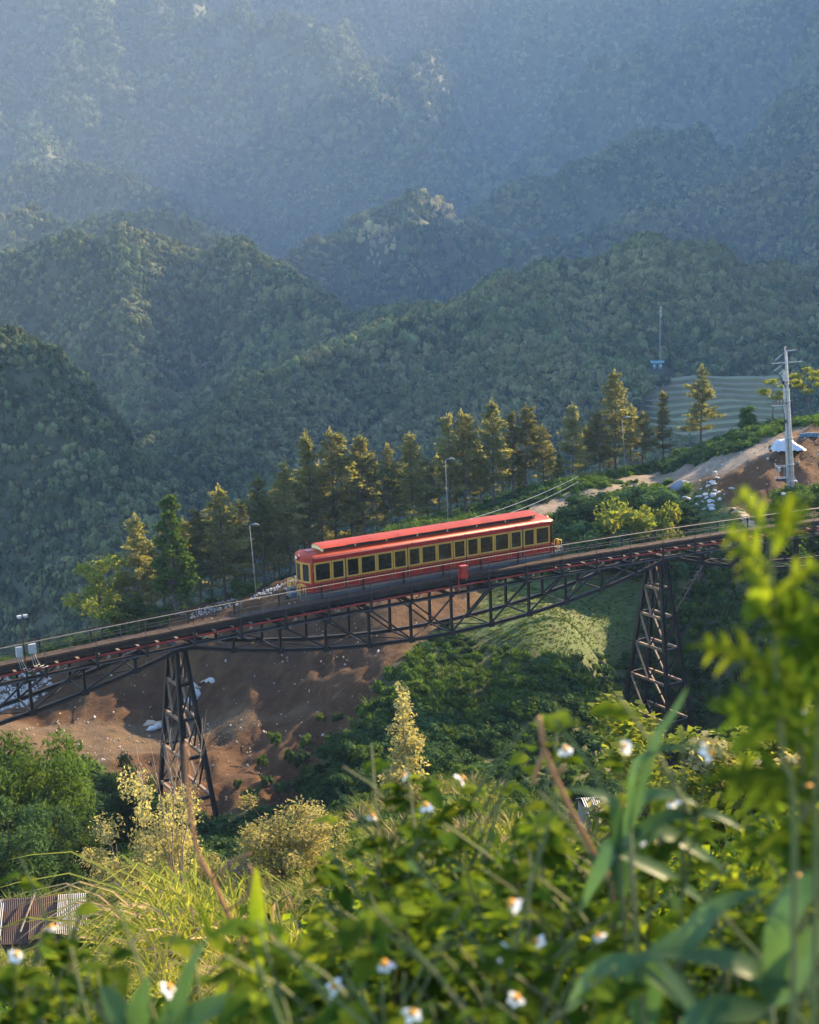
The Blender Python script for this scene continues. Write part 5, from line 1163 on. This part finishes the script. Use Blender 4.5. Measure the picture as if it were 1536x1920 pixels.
def flower_at(parent, p, face, size=1.0):
    f = bpy.data.objects.new('flower', DSC); col.objects.link(f); f.parent = parent
    f.matrix_local = Matrix.Translation(p)@Vector(face).to_track_quat('Z', 'Y').to_matrix().to_4x4()@Matrix.Scale(size, 4); n = rw.choice((5, 5, 6, 4))
    for k in range(n): sub('petal', PET, f, Matrix.Rotation(k*6.283/n+rw.uniform(-.1, .1), 4, 'Z')@Matrix.Rotation(rw.uniform(-.75, .10), 4, 'X')@Matrix.Scale(rw.uniform(.75, 1.1), 4))
def weed(u, v, Y, flowers=1, label='', nleaf=22, red=False, big=1.0):
    t = at(u, v, Y); gz0 = ground(t.x, t.y); h = t.z-gz0
    if h < .15: return None
    h = min(h, 1.1); b = Vector((t.x+rw.uniform(-.05, .05), t.y+rw.uniform(-.03, .05), t.z-h))
    e = empty('flowering_weed', b, label, 'plant', 'flowering weeds in the foreground'); T = t-b
    line = [Vector((T.x*(k/6)**1.4+math.sin(k*1.3)*.006, T.y*(k/6)**1.4, T.z*k/6)) for k in range(7)]
    m = MB(); m.smooth = True; m.tube(line, [.0028-.0003*k for k in range(7)], 5)
    tips = [(line[-1], 0)]
    for k in range(4):
        a = line[3+k % 3]; d = Vector((rw.uniform(-1, 1), rw.uniform(-.6, .6), rw.uniform(.7, 1.3))).normalized()*rw.uniform(.10, .20)
        m.tube([a, a+d*.5+UZ*.01, a+d], [.0024, .002, .0014], 4); tips.append((a+d, 1))
    me = bpy.data.meshes.new('stem'); me.from_pydata(m.v, [], m.f); me.materials.append(STEMR if red else STEM); link('stem', me, parent=e)
    for k in range(nleaf):
        f = rw.uniform(.25, .97) if k < nleaf*.72 else None
        if f is not None: i = min(5, int(f*6)); a = line[i].lerp(line[i+1], f*6-i)
        else: a = rw.choice(tips)[0]-UZ*rw.uniform(.01, .05)
        an = k*2.4+rw.uniform(-.4, .4); d = Vector((math.cos(an), math.sin(an), rw.uniform(-.25, .7))); s_ = big*rw.uniform(.7, 1.25)
        for q in ((0,) if k % 3 else (0, .75, -.75)):
            dd = Matrix.Rotation(q, 3, 'Z')@d; sub('leaf', LEAFM[(k+int(q*2)) % 4], e, Matrix.Translation(a)@look(dd, rw.uniform(-.5, .5))@Matrix.Scale(s_*(1 if q == 0 else .75), 4))
    for k in range(flowers):
        p = tips[k % len(tips)][0]; flower_at(e, p, (rw.uniform(-.9, .9), rw.uniform(-.8, .4), rw.uniform(.35, 1.0)), rw.uniform(.5, .75))
    return e
FW = [(750, 1455, 1.9, 1, 'white flower with orange centre above the weeds, left of middle'), (858, 1460, 1.9, 2, 'twin white flowers on a pale stem above the middle weeds'), (1050, 1405, 1.5, 1, 'blurred white flower beside the red stem'), (1160, 1400, 1.4, 3, 'cluster of blurred white flowers in front of the right pier foot'), (1320, 1410, 1.35, 3, 'white flower cluster left of the tall green shoot'), (1250, 1500, 1.5, 2, 'white flowers below the arching pale blade'), (1110, 1755, 1.25, 2, 'large white flower with orange centre low in the right middle'), (948, 1695, 1.2, 2, 'big pale drooping white flower low in the middle'), (708, 1808, 1.2, 2, 'white flower at the bottom, left of middle'), (935, 1785, 1.3, 2, 'side view white flower beside the large white flower'), (995, 1765, 1.35, 1, 'flat white flower just left of the large white flower'), (955, 1872, 1.15, 2, 'small white flower near the bottom middle'), (615, 1850, 1.3, 1, 'white flower beside the hanging blade at bottom left'), (690, 1530, 1.9, 1, 'orange seed head on the left shoulder of the weeds'), (305, 1852, 1.3, 2, 'pale blurred flower at the bottom left'), (20, 1790, 1.4, 2, 'blurred flower at the lower left corner'), (88, 1740, 1.7, 1, 'small orange and white flower over the old roof'), (790, 1510, 1.8, 1, 'white flower in the left middle of the weeds'), (975, 1560, 1.7, 2, 'pair of soft white flowers in the middle of the weeds'), (1505, 1480, 1.2, 2, 'white flowers in the dark leaves at the right edge'), (1480, 1330, 1.1, 1, 'small white flower near the tall green shoot'), (760, 1900, 1.1, 1, 'white flower cut by the bottom edge'), (430, 1880, 1.4, 1, 'white flower low among the reeds front')]
for u, v, Y, n, lab in FW: weed(u, v, Y, 1 if n < 3 else 2, lab, 26)
TL = np.array([(-60, 1900), (60, 1880), (160, 1920), (300, 1940), (420, 1920), (560, 1880), (630, 1790), (690, 1640), (760, 1545), (900, 1540), (1000, 1575), (1100, 1540), (1250, 1590), (1400, 1600), (1470, 1500), (1600, 1400)])
k = 0
for i in range(210):
    u = -40+1620*((i*.618034) % 1); q = rw.random(); v0 = np.interp(u, TL[:, 0], TL[:, 1]); v = v0+(1960-v0)*q**1.1+rw.uniform(0, 25); Y = (2.6-1.45*q)*rw.uniform(.85, 1.15)
    if u > 640 or rw.random() < .8:
        side = ['at the lower left corner', 'in front of the sunlit reeds', 'beside the upright bright blade', 'below the slender golden tree', 'below the middle of the bridge', 'right of the red stem', 'below the right pier', 'along the right edge'][min(7, max(0, int((u+40)/200)))]+(', front row' if q > .62 else (', middle row' if q > .3 else ', back row'))
        if weed(u, v, max(.95, Y), 0 if rw.random() < .9 else 0, 'blurred leafy green weed %s' % side, 40, False, 1.0): k += 1
# filling undergrowth between them
def tuft_weed(seed, ms, n=80):
    global rng
    keep = rng; rng = np.random.default_rng(seed)
    C = rng.normal(size=(n, 3))*(.09, .09, .09)+np.array((0, 0, .16)); C[:, 2] = np.abs(C[:, 2]); VF = leaves(C, .028+.022*rng.random(n), flat=.4, asp=.6, fold=.1); rng = keep
    return mesh_mat('weed_tuft', VF, ms)
sw = [tuft_weed(71, LM['w2']), tuft_weed(72, LM['w2']), tuft_weed(73, LM['w1']), tuft_weed(74, LM['deep'])]
x, y = sector(9000, 1.25, 9.0, -26, 30); z = gz(x, y); s_ = (.45+.45*rng.random(len(x)))*np.clip(np.hypot(x, y)/1.8, .8, 1.8)
uu_, vv_ = project(np.stack([x, y, z+.42*s_], -1)); kk_ = vv_ > np.interp(uu_, TL[:, 0], TL[:, 1])+25; x, y, z, s_ = x[kk_], y[kk_], z[kk_], s_[kk_]; m_ = len(x)
instancer('foreground_undergrowth', np.stack([x, y, z-.03], 1), np.stack([s_, s_, s_*1.2], 1), np.stack([0*s_, 0*s_, rng.random(m_)*6.28], 1), rng.choice([0, 1, 2, 3], m_), sw)
# ------------------------------------------------------------------ broad blades, tendrils and the tall shoot
def blades(name, label, Y, specs, mat=None, cat='plant'):
    a = at(*specs[0][0][0], Y); b0 = Vector((a.x, a.y, ground(a.x, a.y))); e = empty(name, b0, label, cat)
    for path, w_, *yy in specs:
        ys = yy[0] if yy else [Y]*len(path); P = [at(u, v, q) for (u, v), q in zip(path, ys)]
        m = MB(b0); m.smooth = True; ribbon(m, spline(P, 13), w_, .22); m.build('leaf', mat or LM['w3'], e)
    # culm that carries the leaves
    c = at(*specs[0][0][0], Y); m = MB(b0); m.smooth = True; m.tube(spline([b0, b0.lerp(c, .5)+Vector((.01, 0, 0)), c], 6), [.0028]*6, 6); m.build('culm', STEM, e)
    return e
blades('broad_blade_grass', 'broad arching grass blades filling the lower right corner', 1.0, [(((1445, 1880), (1418, 1822), (1318, 1795), (1210, 1788)), .012), (((1445, 1880), (1500, 1800), (1580, 1700)), .016), (((1405, 1842), (1470, 1835), (1580, 1838)), .012), (((1445, 1900), (1330, 1900), (1260, 1960)), .014), (((1445, 1880), (1470, 1720), (1540, 1650), (1620, 1655)), .013)])
blades('broad_blade_grass', 'grass with long drooping blades in the right middle', 1.35, [(((1160, 1600), (1218, 1557), (1293, 1585), (1365, 1640)), .013), (((1160, 1600), (1148, 1590), (1120, 1640), (1085, 1715)), .012), (((1160, 1600), (1165, 1640), (1168, 1690)), .012), (((1160, 1600), (1200, 1500), (1270, 1494), (1310, 1510)), .009), (((1160, 1600), (1150, 1510), (1110, 1486), (1055, 1478)), .008), (((1160, 1600), (1250, 1640), (1330, 1700)), .010), (((1160, 1600), (1230, 1540), (1330, 1525), (1400, 1560)), .009)])
blades('broad_blade_grass', 'grass with wide hanging blades at the bottom right middle', 1.05, [(((1200, 1800), (1205, 1860), (1212, 1960)), .019), (((1200, 1800), (1290, 1760), (1345, 1702), (1440, 1665)), .012), (((1200, 1800), (1120, 1830), (1060, 1900)), .012), (((1200, 1800), (1260, 1850), (1330, 1930)), .014)])
blades('broad_blade_grass', 'upright bright blade grass at the lower left middle', 1.5, [(((486, 1850), (484, 1740), (480, 1622)), .013), (((486, 1850), (530, 1755), (460, 1735), (395, 1718)), .009), (((486, 1850), (440, 1790), (400, 1760), (372, 1690)), .010), (((486, 1850), (545, 1790), (600, 1760), (606, 1850)), .011), (((486, 1850), (430, 1850), (385, 1900)), .011)], LM['w1'])
blades('broad_blade_grass', 'dark blades crossing at the bottom left', 1.1, [(((260, 1960), (262, 1900), (280, 1830)), .014), (((260, 1960), (330, 1890), (360, 1810), (392, 1755)), .009), (((260, 1960), (210, 1880), (190, 1850)), .011), (((260, 1960), (400, 1890), (470, 1870)), .013)])
blades('broad_blade_grass', 'tall grass with one bright blurred blade in front of the right pier', 1.2, [(((1180, 1560), (1225, 1400), (1262, 1340), (1292, 1285)), .0055), (((1180, 1560), (1195, 1430), (1290, 1400), (1390, 1415)), .0045)])
def stem_thing(label, Y, path, r_, mat, extra=(), name='dry_stem'):
    P = [at(u, v, Y) for u, v in path]; b0 = Vector((P[-1].x, P[-1].y, ground(P[-1].x, P[-1].y))); P = P+[b0]; m = MB(b0); m.smooth = True
    m.tube(spline(P, 22), r_, 6)
    for ex in extra: m.tube(spline([at(u, v, Y) for u, v in ex], 12), r_*.7, 5)
    tag(m.build(name, mat), label, 'stem')
stem_thing('reddish blurred stem leaning in front of the gully, right of middle', 1.45, [(1010, 1345), (1026, 1420), (1066, 1510), (1112, 1598), (1150, 1700)], .0032, STEMR, [[(1024, 1400), (1008, 1440), (1000, 1470)], [(1040, 1450), (1060, 1440)]])
stem_thing('pale brown curling tendril in front of the left pier', 1.7, [(348, 1395), (352, 1480), (368, 1590), (398, 1650), (428, 1715), (470, 1800)], .0028, STEMR, [[(428, 1706), (462, 1680), (474, 1640), (466, 1620)], [(398, 1650), (430, 1620), (470, 1600)]])
def shoot(label, Y, path, nl, L, mat, seed, r_=.0042):
    rs = random.Random(seed); P = [at(u, v, Y) for u, v in path]; b0 = Vector((P[-1].x, P[-1].y, ground(P[-1].x, P[-1].y))); top = P[0]; line = spline(P+[b0], 26)
    e = empty('tall_shoot', b0, label, 'plant'); m = MB(b0); m.smooth = True; m.tube(line, [r_*(.45+.55*i/25) for i in range(26)], 6); m.build('stem', STEM, e)
    for k in range(nl):
        f = (k/nl)**1.15*.62; a = line[int(f*25)]; an = k*2.4+rs.uniform(-.3, .3); up = 1.5*(1-k/nl)**1.4-.05; d = Vector((math.cos(an), math.sin(an)*.6, up)).normalized(); l = L*(.75+.5*min(1, k/5))*rs.uniform(.85, 1.15)
        m = MB(b0); m.smooth = True; tip = a+d*l-UZ*.12*l*(k/nl)
        ribbon(m, spline([a, a+d*l*.55+UZ*.03*l, tip], 8), l*.085)
        for q, sg in ((.30, 1), (.36, -1), (.52, 1), (.58, -1), (.72, 1)):
            c = a.lerp(tip, q); sd_ = d.cross(Vector((0, -1, .3))).normalized()*sg; t2 = c+(d*.55+sd_*.65).normalized()*l*.50*(1.1-q); ribbon(m, spline([c, c.lerp(t2, .5)+UZ*.006, t2], 6), l*.055)
        m.build('leaf', mat, e)
shoot('tall bright green lobed shoot rising at the right edge in front of the bridge', .95, [(1445, 1010), (1448, 1120), (1455, 1250), (1468, 1420), (1490, 1620)], 13, .046, LM['w1'], 5, .0026)
shoot('dark green leafy shoot at the right edge below the bright one', .95, [(1545, 1215), (1538, 1320), (1530, 1480), (1530, 1700)], 20, .065, LM['w2'], 6, .0026)
shoot('dark lobed shoot leaning in at the right margin', 1.1, [(1500, 1330), (1505, 1420), (1510, 1560), (1510, 1720)], 18, .065, LM['w2'], 8, .0026)
# ------------------------------------------------------------------ haze
def haze(density, color, aniso):
    zt0, zb0 = float(FZ.max())+26, min(float(FZ.min()), float(GZ.min()))-1.5
    b = MB((0, 0, 0)); b.hexa([(-2600, -60, zb0), (4400, -60, zb0), (4400, 4400, zb0), (-2600, 4400, zb0), (-2600, -60, zt0), (4400, -60, zt0), (4400, 4400, zt0), (-2600, 4400, zt0)])
    m, t, out = _nodes('valley_air'); v = t.nodes.new('ShaderNodeVolumePrincipled')
    v.inputs['Color'].default_value = (*color, 1); v.inputs['Density'].default_value = density; v.inputs['Anisotropy'].default_value = aniso
    t.links.new(v.outputs[0], out.inputs['Volume'])
    o = b.build('haze', m); tag(o, kind='stuff')
haze(.00013, (.62, .78, 1.0), -.45)
